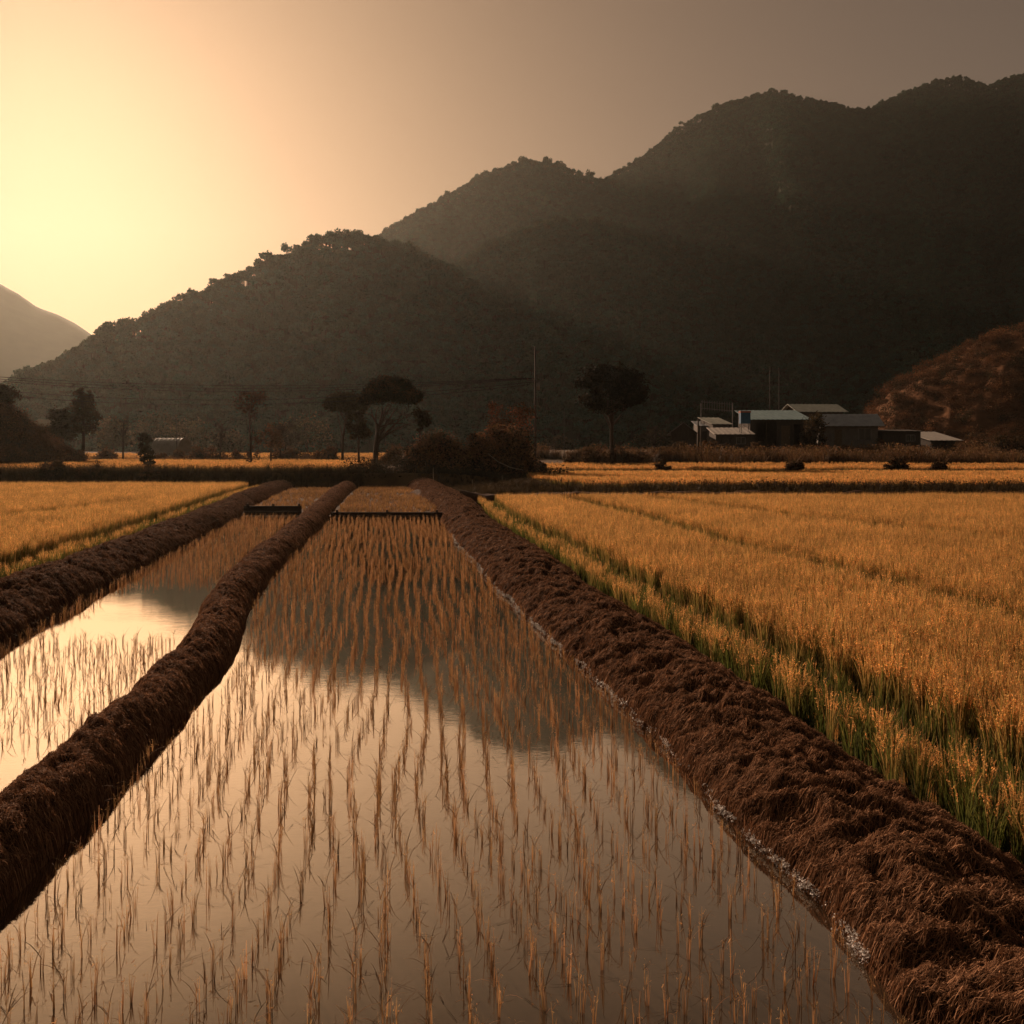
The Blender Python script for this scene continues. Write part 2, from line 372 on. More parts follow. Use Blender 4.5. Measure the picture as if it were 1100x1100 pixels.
# ------------------------------------------------------------------ the lie of the land
R_IN = [(0, 2.85), (2, 2.5), (4.67, 2.13), (5.57, 2.05), (6.9, 1.82), (9.47, 1.49), (11.35, 1.19), (13.8, .72), (18.8, -.2), (26.7, -1.4), (34.9, -2.56), (50, -4.5), (62, -6.5), (77, -9.2), (88, -11.6)]
R_W = [(0, 1.6), (7, 1.6), (16, 1.9), (24, 2.2), (40, 2.2), (60, 3.0), (88, 3.2)]
M_R = [(0, -2.7), (4, -3.1), (5.7, -3.29), (7.48, -3.5), (8.74, -3.65), (10.1, -3.74), (12.3, -4.0), (14.5, -4.4), (17.6, -5.2), (21.7, -5.9), (29.5, -6.9), (39.7, -8.3), (60, -11.2), (88, -14.9)]
M_W = [(0, .75), (9.5, .78), (18, .95), (27, 1.25), (45, 1.4), (88, 2.0)]
L_R = [(0, -4.6), (8, -6.4), (13.5, -7.8), (16.2, -8.4), (18.8, -8.9), (23.4, -9.7), (28, -10.4), (36, -11.8), (44.7, -13.4), (60, -16.2), (75, -18.6), (92, -21)]
L_W = [(0, 2.1), (36, 2.1), (60, 2.4), (92, 2.6)]
def gz(x, y):
    x = np.asarray(x, float); y = np.asarray(y, float)
    s = lambda a, b: np.clip((y-a)/(b-a), 0, 1)
    right = .70*s(56.5, 58.2)+.35*s(98, 99.2)+.9*s(112, 135)+1.5*s(135, 160)+1.2*s(170, 260)+8*s(300, 1200)
    left = 1.45*s(77, 79)+.5*s(85, 150)+.9*s(150, 230)+1.0*s(230, 300)+8*s(300, 1200)
    u = np.clip((x/np.maximum(y, 1)*F+550-470)/110, 0, 1); u = u*u*(3-2*u)
    z = -.14+left*(1-u)+right*u
    z = z+.10*fbm(x*.15, y*.15, 3, 5)*s(57, 62)
    return z
def axis(*segs):
    out = []
    for a, b, st in segs: out.append(np.arange(a, b, st))
    return np.concatenate(out)
xs = axis((-2400, -400, 55), (-400, -100, 10), (-100, 100, 2), (100, 400, 10), (400, 2401, 55))
ys = axis((-60, 40, 5), (40, 112, .6), (112, 320, 4), (320, 2321, 40))
GX, GY = np.meshgrid(xs, ys); mb = MB(); mb.grid(np.stack([GX, GY, gz(GX, GY)], -1))
o = mb.build('ground', m_ground, None, True); tag(o, 'brown earth of the valley floor stepping up in low terraces', 'ground', kind='structure')

# ------------------------------------------------------------------ mountains
def tabpx(t, p):
    t = np.asarray(t, float); return np.interp(p, t[:, 0], t[:, 1])
RIDGES = [  # (distance table by pixel column, crest line in pixels)
 ([(-300, 400), (0, 430), (400, 520), (800, 560)], [(-300, 486), (-120, 455), (-20, 425), (5, 408), (60, 388), (100, 361), (150, 341), (200, 319), (250, 295), (300, 272), (340, 254), (370, 249), (400, 254), (440, 266), (480, 284), (520, 312), (560, 345), (620, 390), (700, 440), (760, 488)]),
 ([(400, 640), (1000, 620)], [(300, 520), (400, 420), (430, 345), (470, 303), (500, 276), (540, 254), (580, 240), (620, 235), (660, 241), (700, 258), (750, 285), (800, 320), (880, 372), (960, 430), (1010, 488)]),
 ([(300, 950), (900, 1020)], [(150, 520), (250, 420), (330, 330), (370, 282), (400, 258), (440, 232), (480, 209), (520, 187), (560, 172), (600, 175), (620, 186), (650, 192), (700, 215), (760, 260), (850, 330), (950, 400), (1050, 520)]),
 ([(500, 1150), (1400, 1180)], [(380, 520), (480, 330), (560, 255), (620, 205), (650, 191), (690, 168), (730, 134), (780, 109), (830, 98), (880, 107), (910, 116), (935, 116), (960, 104), (1000, 87), (1030, 82), (1060, 90), (1100, 79), (1200, 58), (1450, 40)]),
 ([(700, 880), (800, 880)], [(620, 520), (700, 330), (760, 252), (810, 236), (860, 252), (900, 300), (960, 380), (1040, 520)]),
 ([(800, 760), (1400, 680)], [(760, 520), (800, 460), (850, 420), (900, 388), (980, 330), (1050, 268), (1100, 235), (1200, 185), (1450, 110)]),
]
TREEH = 5.0
def mz(p, Y):
    z = np.full(np.broadcast(p, Y).shape, -30.0)
    for k, (dt, ct) in enumerate(RIDGES):
        D = tabpx(dt, p)+14*fbm(p/60., p*0+k*7.3, 3, 11+k); zc = np.maximum(zof(tabpx(ct, p), D)-TREEH, 0)
        t = np.where(Y < D, (D-Y)/(zc*1.55+30), (Y-D)/(zc*1.3+30)); t = np.clip(t, 0, 1.2)
        spur = fbm(p/58.+k*3+(Y-600)/700.+.5*fbm(Y/150., p/80., 2, 60), Y/900.+k, 3, 31+k)
        fz = (1-t)**1.12 if False else np.sign(1-t)*np.abs(1-t)**1.15
        zz = zc*(fz+.36*spur*np.clip(t*2.2, 0, 1)*np.clip(1.1-t, 0, 1))-6*np.clip(t-.9, 0, 1)*10
        z = np.maximum(z, zz)
    return z
ps = np.arange(-260, 1400, 3.0); Ys = axis((235, 480, 7), (480, 1220, 5.5), (1220, 1750, 19))
PP, YY = np.meshgrid(ps, Ys)
MZ = mz(PP, YY)
mb = MB(); mb.grid(np.stack([(PP-550)/F*YY, YY, MZ-4.0], -1))
o = mb.build('mountain', m_hill, None, True); tag(o, 'dark forested mountain range rising in rounded ridges towards the right', 'mountain', kind='structure')
# forest cover
crowns = [forest_crown(s) for s in range(12)]
n = 170000
Y = rng.uniform(250, 1220, n); p = rng.uniform(-200, 1330, n)
keep = rng.uniform(0, 1, n) < Y/1220
Y, p = Y[keep], p[keep]
z = mz(p, Y); zb = mz(p, Y+9.0)
keep = z > 1
Y, p, z = Y[keep], p[keep], z[keep]
n = len(Y)
sc_ = rng.uniform(4.2, 8.2, n)*np.where(rng.uniform(0, 1, n) < .05, 1.35, 1)
scatter('forest', np.stack([(p-550)/F*Y, Y, z-.4], 1), crowns, sc_, rng.uniform(0, 6.28, n), rng.integers(0, 12, n), sz=sc_*rng.uniform(.75, 1.15, n),
        label='dense woodland of small rounded crowns covering the dark mountain slopes', cat='forest')
# denser row of single trees along the skyline crests
Pc = []
for k, (dt, ct) in enumerate(RIDGES):
    lo, hi = ((0, 560), (480, 780), (395, 660), (640, 1180), (740, 900), (860, 1180))[k]
    for q in range(420):
        pp = rng.uniform(lo, hi); D = tabpx(dt, pp)+14*float(fbm(np.array([pp/60.]), np.array([k*7.3]), 3, 11+k)[0])+rng.uniform(-9, 4)
        Pc.append((pp, D))
Pc = np.array(Pc); z = mz(Pc[:, 0], Pc[:, 1]); n = len(Pc); sc_ = rng.uniform(4.5, 9.5, n)*np.where(rng.uniform(0, 1, n) < .10, 1.4, 1)
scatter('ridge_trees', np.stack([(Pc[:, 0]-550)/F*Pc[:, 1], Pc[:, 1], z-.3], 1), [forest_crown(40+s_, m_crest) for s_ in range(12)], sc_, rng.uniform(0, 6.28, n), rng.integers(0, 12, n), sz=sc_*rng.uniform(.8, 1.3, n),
        label='ragged line of tree crowns standing along the mountain ridges against the sky', cat='forest')
# far hill at the left
def hill(name, ct, D, fw, bw, mat, label, rough=.12, p0=-300, p1=1500, step=6, seed=3, near=None):
    ps = np.arange(p0, p1, step); ts = np.linspace(-1, 1, 60)
    G = np.zeros((60, len(ps), 3))
    for i, t in enumerate(ts):
        Yv = D+(t*fw if t < 0 else t*bw); zc = np.maximum(zof(tabpx(ct, ps), D), -3)
        zz = zc*(1-abs(t)**1.3)+zc*rough*fbm(ps/30., ps*0+Yv/(fw*.3), 4, seed)*min(1, abs(t)*3)*(1-abs(t))-2.0*abs(t)**4
        G[i] = np.stack([(ps-550)/F*Yv, ps*0+Yv, zz], 1)
    mb = MB(); mb.grid(G); o = mb.build(name, mat, None, True)
    return tag(o, label, 'hill', kind='structure'), G
hill('hill', [(-400, 215), (-200, 240), (-80, 265), (0, 305), (20, 316), (40, 330), (62, 338), (80, 347), (95, 357), (130, 385), (170, 410), (240, 450), (300, 489)], 1650, 450, 450, m_hill,
     'far hazy hill falling to the left of the dark mountain under the sun', .05, -400, 320)
# brown hillside on the right
oB, GB = hill('hill', [(880, 492), (925, 462), (940, 440), (960, 418), (1000, 393), (1050, 367), (1100, 352), (1200, 325), (1400, 300)], 290, 75, 120, m_hillb,
              'reddish brown scrubby hillside behind the houses at the right edge', .25, 880, 1420, 3, 17)

# ------------------------------------------------------------------ water sheets and field mud
def sheet(name, lo, hi, y0, y1, z, mat, label, cat, kind='structure', n=60, m=4):
    yy = np.linspace(y0, y1, n); a = lo(yy); b = hi(yy)
    G = np.stack([np.stack([a+(b-a)*t, yy, 0*yy+z], -1) for t in np.linspace(0, 1, m)], 1)
    mb = MB(); mb.grid(G); o = mb.build(name, mat); return tag(o, label, cat, kind=kind)
mid = lambda a, b: (lambda y: I(a, y)+b*I(a, y)*0)
sheet('water', lambda y: I(M_R, y)-.35, lambda y: I(R_IN, y)+.6, -2, 41.5, 0, m_water, 'still brown water of the wide middle paddy mirroring sky and mountain', 'water')
sheet('water', lambda y: I(L_R, y)-.6, lambda y: I(M_R, y)-.4, 0, 43.3, .004, m_water, 'bright water of the narrow left paddy between two earth banks', 'water')
sheet('water', lambda y: I(R_IN, y)+.9, lambda y: y*.75+6, 0, 57, -.03, m_water, 'shallow water among the stalks of the right rice field', 'water')
sheet('mud', lambda y: I(M_R, y)-.5, lambda y: I(R_IN, y)+1.0, 41.5, 90, .10, m_mud, 'muddy soil of the small stubble plots beyond the timber weirs', 'mud')
sheet('mud', lambda y: I(L_R, y)-.6, lambda y: I(M_R, y)-.5, 43.4, 90, .12, m_mud, 'muddy soil of the small plot beyond the left weir', 'mud')
sheet('mud', lambda y: -y*.75-8, lambda y: I(L_R, y)-.9, 8, 77.5, -.02, m_mud, 'muddy soil under the left rice field', 'mud')

# ------------------------------------------------------------------ levees
straw_parts = []
def levee(tab_r, sgn, tab_w, h, y0, y1, label, straw_label, dens, seed, lump=.05, straw_w=.0036):
    """tab_r: foot on the water side; sgn=+1 the levee lies to the right of that foot"""
    yy = [y0]
    while yy[-1] < y1: yy.append(yy[-1]+max(.03, yy[-1]*.0055))
    yy = np.array(yy); nu = 64; us = np.linspace(-1, 1, nu)
    w = I(tab_w, yy); c = I(tab_r, yy)+sgn*w/2
    k = np.ones(9)/9; 
    c = c+.10*fbm(yy*.35, yy*0+seed, 3, seed)
    def surf(yv, cv, wv, uv):
        hh = I(h, yv)
        foot = 1+.13*fbm(yv*1.3+uv*.7, yv*0+seed*3.1, 3, seed+5)
        x = cv+uv*wv*.5*1.06*foot
        pr = np.clip(1-np.abs(uv)**2.3, 0, 1)
        z = hh*pr*(1+.22*fbm(yv*.8, uv*.8, 3, seed+2))
        # tufts thrown across the bank, combed down its sides
        rid = 1-np.abs(fbm(yv*2.6+uv*wv*1.5, uv*wv*.9, 3, seed+7))*2.2-.9*np.clip(fbm(yv*2.1+3, uv*wv*2.1, 3, seed+15)-.12, 0, 1)*4
        z = z+lump*(np.clip(rid, -.6, 1)-.3)*np.clip(1.25-np.abs(uv), 0, 1)**.5+lump*.8*fbm(yv*7+uv*2, uv*wv*3.5, 3, seed+9)*pr**.3+.028*fbm(yv*15, uv*wv*11, 3, seed+19)*pr**.3
        z = z-.16*np.clip((np.abs(uv)-.86)/.14, 0, 1)
        return np.stack([x, yv, z], -1)
    YV, UV = np.meshgrid(yy, us, indexing='ij'); CV = np.repeat(c[:, None], nu, 1); WV = np.repeat(w[:, None], nu, 1)
    G = surf(YV, CV, WV, UV)
    mb = MB(); mb.grid(G); o = mb.build('levee', m_soil, None, True); tag(o, label, 'earth bank', kind='structure')
    # straw thatch lying over it
    g = np.random.default_rng(seed)
    seg_w = np.diff(yy)*(w[:-1])*np.array([dens(v) for v in yy[:-1]])
    n = int(seg_w.sum()); cum = np.cumsum(seg_w)/seg_w.sum()
    q = g.uniform(0, 1, n); i = np.clip(np.searchsorted(cum, q), 0, len(yy)-2)
    yv = yy[i]+g.uniform(0, 1, n)*np.diff(yy)[i]; uv = np.clip(g.uniform(-1.0, 1.0, n), -.97, .97)
    cv = np.interp(yv, yy, c); wv = np.interp(yv, yy, w)
    # each straw follows the surface: start and step across in u, with a slant along y
    Ls = g.uniform(.03, .12, n)*(1+.02*yv); dirn = np.where(uv+g.normal(0, .6, n) > 0, 1, -1.)
    slant = g.normal(.30, .75, n); 
    pts = []
    for t in (0, .34, .67, 1.0):
        u_ = np.clip(uv+dirn*np.cos(slant)*Ls*t/(wv*.5), -1, 1); y_ = yv-np.sin(slant)*Ls*t*1.0
        s_ = surf(y_, cv+(np.interp(y_, yy, c)-cv), wv, u_)
        s_[:, 2] += (.004+.030*math.sin(t*math.pi)*g.uniform(0, 1, n))+g.normal(0, .006, n)+(.02*t*g.uniform(0, 1, n)**3)
        pts.append(s_)
    Pt = np.stack(pts, 1)
    d = Pt[:, -1]-Pt[:, 0]; sd = np.cross(d, np.array([0, 0, 1.])+g.normal(0, .35, (n, 3))); sd /= np.linalg.norm(sd, axis=1)[:, None]+1e-9
    wd = (straw_w*(1+.06*yv)*g.uniform(.6, 1.5, n))[:, None, None]*np.array([.8, 1, .8, .3])[None, :, None]
    V = np.stack([Pt-sd[:, None]*wd*.5, Pt+sd[:, None]*wd*.5], 2).reshape(-1, 3)
    qd = np.array([(2*a, 2*a+1, 2*a+3, 2*a+2) for a in range(3)]); Q = (qd[None]+np.arange(n)[:, None, None]*8).reshape(-1, 4)
    tone = g.uniform(0, 1, (n, 1))**2.2
    K = (1-tone)*np.array([.185, .098, .054])+tone*np.array([.60, .34, .19]); K = np.repeat(K*g.uniform(.7, 1.3, (n, 1)), 8, 0)
    s = link('straw', mesh_data('straw', V, Q, m_straw, None, K)); tag(s, straw_label, 'straw', kind='stuff')
    return surf, yy, c, w
dn = lambda a: (lambda y: a*min(1.0, max(.12, (7.0/max(y, 1))**1.15)))
RS = levee(R_IN, 1, R_W, [(0, .38), (10, .41), (20, .45), (40, .5), (88, .9)], 1.5, 88, 'wide dark brown earth bank running along the right side of the middle paddy',
      'matted brown straw covering the wide bank right of the middle paddy', dn(6500), 21, .10)
levee(M_R, -1, M_W, [(0, .36), (12, .36), (25, .38), (40, .45), (88, .7)], 2.0, 88, 'narrow curving dark earth bank between the left paddy and the middle paddy',
      'dark straw covering the narrow curving bank between the two paddies', dn(6500), 22, .05)
levee(L_R, -1, L_W, [(0, .5), (40, .55), (92, .8)], 7, 92, 'broad dark earth bank between the left paddy and the left rice field',
      'brown straw covering the broad bank beside the left rice field', dn(6500), 23, .06)
# short connecting bank from the right levee's far end to the right rice field
def cross_bank(p0, p1, w, h, label, seed):
    p0 = np.array(p0, float); p1 = np.array(p1, float); L = np.linalg.norm(p1-p0); d = (p1-p0)/L; s = np.array([-d[1], d[0]])
    tt = np.linspace(0, L, int(L/.25)); us = np.linspace(-1, 1, 18); T, U = np.meshgrid(tt, us, indexing='ij')
    xy = p0+d*T[..., None]+s*(U*w/2*(1+.2*fbm(T*.5, U*0, 2, seed)))[..., None]
    z = h*(1-np.abs(U)**2.2)*(1+.4*fbm(T*.6, U, 3, seed+1))+.05*fbm(T*3, U*3, 3, seed+2)-.18*(np.abs(U) > .95)
    mb = MB(); mb.grid(np.concatenate([xy, z[..., None]], -1)); o = mb.build('levee', m_soil, None, True); return tag(o, label, 'earth bank', kind='structure')
cross_bank((-3.2, 54.5), (46, 57.2), 2.2, .62, 'low dark bank along the far edge of the right rice field', 41)
cross_bank((-2.0, 47), (-7.0, 66), 1.6, .35, 'short rough bank beside the far end of the right levee', 42)

# ------------------------------------------------------------------ rice fields
rice = [rice_clump(100+k) for k in range(8)]+[rice_clump(150+k, 30, 3, .66, .011, .97, .08) for k in range(4)]
rice_far = [rice_clump(200+k, 10, 9, .78, .03, .35, .12) for k in range(6)]
def jgrid(x0, x1, y0, y1, sp, g):
    a, b = np.meshgrid(np.arange(x0, x1, sp), np.arange(y0, y1, sp)); P = np.stack([a.ravel(), b.ravel()], 1)
    return P+g.uniform(-.42, .42, P.shape)*sp
def dist_curve(P, pts):
    pts = np.asarray(pts, float); t = np.linspace(0, 1, 400); s = np.linspace(0, 1, len(pts))
    C = np.stack([np.interp(t, s, pts[:, 0]), np.interp(t, s, pts[:, 1])], 1)
    return np.min(np.hypot(P[:, None, 0]-C[None, :, 0], P[:, None, 1]-C[None, :, 1]), 1)
def top2ground(L, z=.78): return [((px-550)/F*(F*(CH-z)/(py-HZ)), F*(CH-z)/(py-HZ)) for px, py in L]
def field(name, P, label, sp_y=None, cut=None, edge=None, far=False, zf=None, hs=1.0, seed=0):
    g = np.random.default_rng(seed); n = len(P); k = np.ones(n, bool); s = g.uniform(.85, 1.12, n); idx = g.integers(0, 8, n); short = np.zeros(n, bool)
    if cut:
        for c in cut:
            d = dist_curve(P, c); w = .22+P[:, 1]*.011
            near = (d < w); short |= near
    if edge is not None:
        d = edge(P); row1 = (d < .45); gap = (d >= .45) & (d < 1.15)
        k &= ~(gap & (g.uniform(0, 1, n) < .45)); short |= gap
        idx = np.where(row1 & (g.uniform(0, 1, n) < .6), g.integers(8, 12, n), idx); s = np.where(row1, s*.80, s)
        k &= ~(row1 & (g.uniform(0, 1, n) < .25))
    idx = np.where(short, g.integers(8, 12, n), idx); s = np.where(short, s*.52, s)
    s = s*(1+.06*fbm(P[:, 0]*.4, P[:, 1]*.4, 3, seed))
    if far: idx = g.integers(0, 6, n)
    z = np.full(n, -.02) if zf is None else zf(P[:, 0], P[:, 1])
    P3 = np.stack([P[:, 0], P[:, 1], z], 1)[k]; n = len(P3)
    return scatter(name, P3, rice_far if far else rice, s[k]*hs, g.uniform(0, 6.28, n), idx[k], tilt=g.normal(0, .05, (n, 2)), label=label, cat='rice')
g = np.random.default_rng(5)
P = np.concatenate([jgrid(1, 14, 3.5, 15, .165, g), jgrid(-4, 24, 15, 28, .185, g), jgrid(-4, 42, 28, 54, .23, g)])
eR = lambda P: P[:, 0]-(I(R_IN, P[:, 1])+I(R_W, P[:, 1])+.02)
P = P[(eR(P) > 0) & (P[:, 0] < P[:, 1]*.66+3) & (P[:, 1] < 53+.03*P[:, 0]) & (P[:, 0] > -1.9-(P[:, 1]-47)*.0)]
field('rice_field', P, 'golden ripe rice filling the large right field with green stalks along its edge', cut=[top2ground([(610, 529), (700, 548), (800, 575), (950, 607), (1100, 642), (1160, 655)]), top2ground([(700, 529), (850, 546), (1000, 560), (1160, 575)])], edge=eR, seed=51)
P = np.concatenate([jgrid(-30, -8, 14, 30, .2, g), jgrid(-48, -10, 30, 77, .27, g)])
eL = lambda P: (I(L_R, P[:, 1])-I(L_W, P[:, 1])-.05)-P[:, 0]
P = P[(eL(P) > 0) & (P[:, 0] > -P[:, 1]*.66-3) & (P[:, 1] < 75)]
field('rice_field', P, 'golden ripe rice of the left field above a dark green edge', cut=[top2ground([(-60, 553), (0, 547), (70, 539), (150, 531)])], edge=eL, seed=52)
P = jgrid(-1, 70, 59.5, 97, .42, g); P = P[(P[:, 0] < P[:, 1]*.66+4) & (P[:, 0] > 1.5+np.clip(75-P[:, 1], 0, 20)*.25)]
field('rice_field', P, 'narrow golden rice terrace above the dark bank behind the right field', far=True, zf=gz, hs=1.0, seed=53)
P = jgrid(1, 85, 101, 121, .55, g); P = P[(P[:, 0] < P[:, 1]*.66+4) & (P[:, 0] > 3)]
field('rice_field', P, 'thin far strip of golden rice below the houses', far=True, zf=gz, hs=1.0, seed=54)
P = jgrid(-95, -10, 82, 128, .6, g); P = P[(P[:, 0] > -P[:, 1]*.66-4) & (P[:, 0] < -.16*P[:, 1])]
field('rice_field', P, 'far strip of pale golden rice behind the dark left bank', far=True, zf=gz, hs=.95, seed=55)

P = jgrid(-150, -12, 133, 225, 1.0, g); P = P[(P[:, 0] > -P[:, 1]*.66-4) & (P[:, 0] < -.14*P[:, 1])]
field('rice_field', P, 'farthest pale strip of rice at the foot of the hazy trees', far=True, zf=gz, hs=1.1, seed=56)
# ------------------------------------------------------------------ stubble rows standing in the water
stub = [stubble(300+k) for k in range(10)]
def rows(lo, hi, y0, y1, sp, step, slope, g, keepf=None):
    out = []
    for c in np.arange(-14, 14, sp):
        y = y0+g.uniform(0, step); ph = g.uniform(0, 6.28); wob = g.uniform(.015, .05)
        while y < y1:
            x = c-slope*(y-4.6)+wob*math.sin(y*1.1+ph)+.07*math.sin(y*.62+c*.5)+.035*math.sin(y*1.45+c*1.1)+g.normal(0, .019)
            if lo(y) < x < hi(y) and g.uniform(0, 1) > .16: out.append((x, y))
            y += step*g.uniform(.55, 1.5)*(1+.008*y)
    return np.array(out)
g = np.random.default_rng(61)
PM = rows(lambda y: I(M_R, y)+.10, lambda y: I(R_IN, y)-.04, 3.6, 41.2, .205, .13, .135, g)
PL = rows(lambda y: I(L_R, y)+.10, lambda y: I(M_R, y)-I(M_W, y)-.08, 9.0, 42.8, .205, .13, .15, g)
PL = PL[~((PL[:, 1] > 14.2) & (PL[:, 1] < 20.5) & (PL[:, 0] > I(L_R, PL[:, 1])+.4+.12*np.sin(PL[:, 0]*9)))]    # the open mirror of water at the left
PA = np.concatenate([PM, PL])
inview = (np.abs(PA[:, 0]/PA[:, 1]*F) < 556) & (HZ+F*CH/PA[:, 1] < 1112)
order = np.argsort(PA[:, 1]+np.where(inview, 0, 1000)); one, rest = order[:300], order[300:]
first = {}
for i in one:
    k = int(g.integers(0, 10)); o = bpy.data.objects.new('rice_stubble', stub[k]); COL.objects.link(o)
    o.location = (PA[i, 0], PA[i, 1], -.004); s = g.uniform(.75, 1.2); o.scale = (s, s, s*g.uniform(.85, 1.15)); o.rotation_euler = (g.normal(0, .03), g.normal(0, .035), g.uniform(0, 6.28))
    tag(o, 'dry brown rice stubble tuft standing in the near water of the middle paddy', 'stubble', 'rice stubble tufts standing in the near paddy water')
Q = PA[rest]; n = len(Q); s = g.uniform(.75, 1.2, n)
scatter('stubble_rows', np.stack([Q[:, 0], Q[:, 1], 0*Q[:, 0]-.004], 1), stub, s*(1+.012*Q[:, 1]), g.uniform(0, 6.28, n), g.integers(0, 10, n), tilt=g.normal(0, .035, (n, 2)), sz=s,
        label='long rows of golden brown rice stubble receding through the flooded paddies', cat='stubble')
stub_far = [grass_clump(330+k, .26, 14, .02, (.18, .10, .045), (.50, .29, .12), .06, False) for k in range(4)]
P = np.concatenate([jgrid(-16, -3, 43, 84, .3, g)]); P = P[((P[:, 0] > I(M_R, P[:, 1])+.2) & (P[:, 0] < I(R_IN, P[:, 1])+.1))]
P2 = jgrid(-23, -8, 44.5, 88, .3, g); P2 = P2[(P2[:, 0] > I(L_R, P2[:, 1])+.1) & (P2[:, 0] < I(M_R, P2[:, 1])-I(M_W, P2[:, 1])-.1)]
P = np.concatenate([P, P2]); P = P[fbm(P[:, 0]*.5, P[:, 1]*.25, 3, 77)+.55 > g.uniform(-.2, .9, len(P))*.8]; n = len(P)
scatter('stubble_plots', np.stack([P[:, 0], P[:, 1], 0*P[:, 0]+.1], 1), stub_far, g.uniform(.8, 1.2, n), g.uniform(0, 6.28, n), g.integers(0, 4, n), label='short golden stubble filling the two small plots beyond the timber weirs', cat='stubble')

# white flecks of foam and petals caught along the right bank's waterline
mb = MB(); g = np.random.default_rng(71)
surf_, yy_, c_, w_ = RS
n = 5200; y = 5.2+g.uniform(0, 1, n)**1.35*27; y = y[g.uniform(0, 1, n) < np.clip(.55+1.6*fbm(y*1.9, y*0, 3, 8), .05, 1)]; n = len(y)
uu = np.linspace(-1, -.4, 60); YQ, UQ = np.meshgrid(y, uu, indexing='ij')
S_ = surf_(YQ, np.repeat(np.interp(y, yy_, c_)[:, None], 60, 1), np.repeat(np.interp(y, yy_, w_)[:, None], 60, 1), UQ)
iw = np.argmax(S_[:, :, 2] > .012, 1); x = S_[np.arange(n), iw, 0]-np.abs(g.normal(0, .022, n))+.012
P = np.stack([x, y, g.uniform(.004, .075, n)], 1); sz = g.uniform(.004, .011, n)*(1+.16*y)
for k in range(3):
    V, Q, K = leaves(P+g.normal(0, .008, P.shape), sz, g, np.ones((n, 3)), 0, .8); mb.add(V, Q, None, K)
o = mb.build('foam', m_foam); tag(o, 'white foam flecks caught along the waterline of the right bank', 'foam', kind='stuff')
# floating bits of straw
mb = MB(); n = 900; y = 4+g.uniform(0, 1, n)**1.6*14; x = I(M_R, y)+.1+(I(R_IN, y)-I(M_R, y)-.2)*g.uniform(0, 1, n)
V, Q, K = blades(np.stack([x, y, 0*x+.004], 1), g.uniform(0, 6.28, n), g.uniform(.04, .22, n), np.full(n, 1.54), g.normal(0, .03, n), g.uniform(.002, .004, n), 3, jitcol((.12, .07, .035), n, g), jitcol((.22, .13, .06), n, g))
mb.add(V, Q, None, K); o = mb.build('floating_straw', m_stub); tag(o, 'loose bits of straw floating on the middle paddy', 'straw', kind='stuff')

# ------------------------------------------------------------------ timber weirs closing the paddies
def weir(Y, x0, x1, h, label, strip):
    c = (x0+x1)/2; w = thing('timber_weir', (c, Y, 0), label, 'weir'); L = (x1-x0)/2
    MB().box(-L, L, -.05, .05, -.1, h*.48).build('board', m_plank, w); MB().box(-L, L, -.062, .04, h*.5, h).build('board', m_plank, w)
    for s in (-1, 0, 1): MB().box(s*L*.9-.05, s*L*.9+.05, .055, .15, -.1, h+.1).build('post', m_wood, w)
    if strip: MB().box(-L, L, -.13, -.07, -.02, .05).build('plastic_strip', m_plastic, w)
weir(43.0, I(L_R, 43.)+.1, I(M_R, 43.)-I(M_W, 43.)-.05, .5, 'low dark timber weir with a pale strip closing the left paddy', True)
weir(41.4, I(M_R, 41.4)+.1, I(R_IN, 41.4)+.15, .30, 'long low timber weir across the far end of the middle paddy', False)

# ------------------------------------------------------------------ dry grass on banks and verges
dry = [grass_clump(400+k, .8, 34, .03) for k in range(6)]
dry_shaded = [grass_clump(420+k, .75, 34, .03, (.022, .02, .011), (.07, .048, .022)) for k in range(6)]  # darker copy of dry grass, the banks' shade put into blade colour
def grass(P, pro, s, label, z0=0.0, zf=gz):
    n = len(P); scatter('dry_grass', np.stack([P[:, 0], P[:, 1], zf(P[:, 0], P[:, 1])+z0], 1), pro, s*g.uniform(.5, 1.3, n), g.uniform(0, 6.28, n), g.integers(0, 6, n), tilt=g.normal(0, .08, (n, 2)), label=label, cat='grass')
P = jgrid(-62, -13, 75.6, 80.5, .42, g); grass(P, dry_shaded, 1.0, 'shade-dark rough grass on the bank behind the left rice field')
P = np.concatenate([jgrid(-2, 46, 56.0, 59.0, .3, g)]); grass(P, dry_shaded, .95, 'shade-dark short grass on the bank behind the right rice field', zf=lambda x, y: gz(x, y)+.35*np.exp(-((y-56)/1.2)**2))
P = jgrid(0, 72, 97.3, 100.4, .5, g); grass(P, dry_shaded, .8, 'dark grass on the second bank below the far rice strip')
P = jgrid(2, 78, 121, 146, .75, g); P = P[(P[:, 0] < P[:, 1]*.58) & (fbm(P[:, 0]*.13, P[:, 1]*.13, 3, 3) > -.08)]; grass(P, dry, 1.1+2.4*vnoise(P[:, 0]*.22, P[:, 1]*.22, 4), 'tall dry brown grass and weeds in front of the farm buildings')
P = jgrid(-90, -8, 127, 140, 1.0, g); P = P[(P[:, 0] > -P[:, 1]*.63)]; grass(P, dry, 1.2, 'dry brown grass verge behind the far left rice strip')
P = jgrid(-14, 3, 66, 90, .5, g); P = P[P[:, 0] > I(R_IN, P[:, 1])+1.2]; grass(P, dry_shaded, .75, 'dark rough grass around the thicket at the end of the paddies')
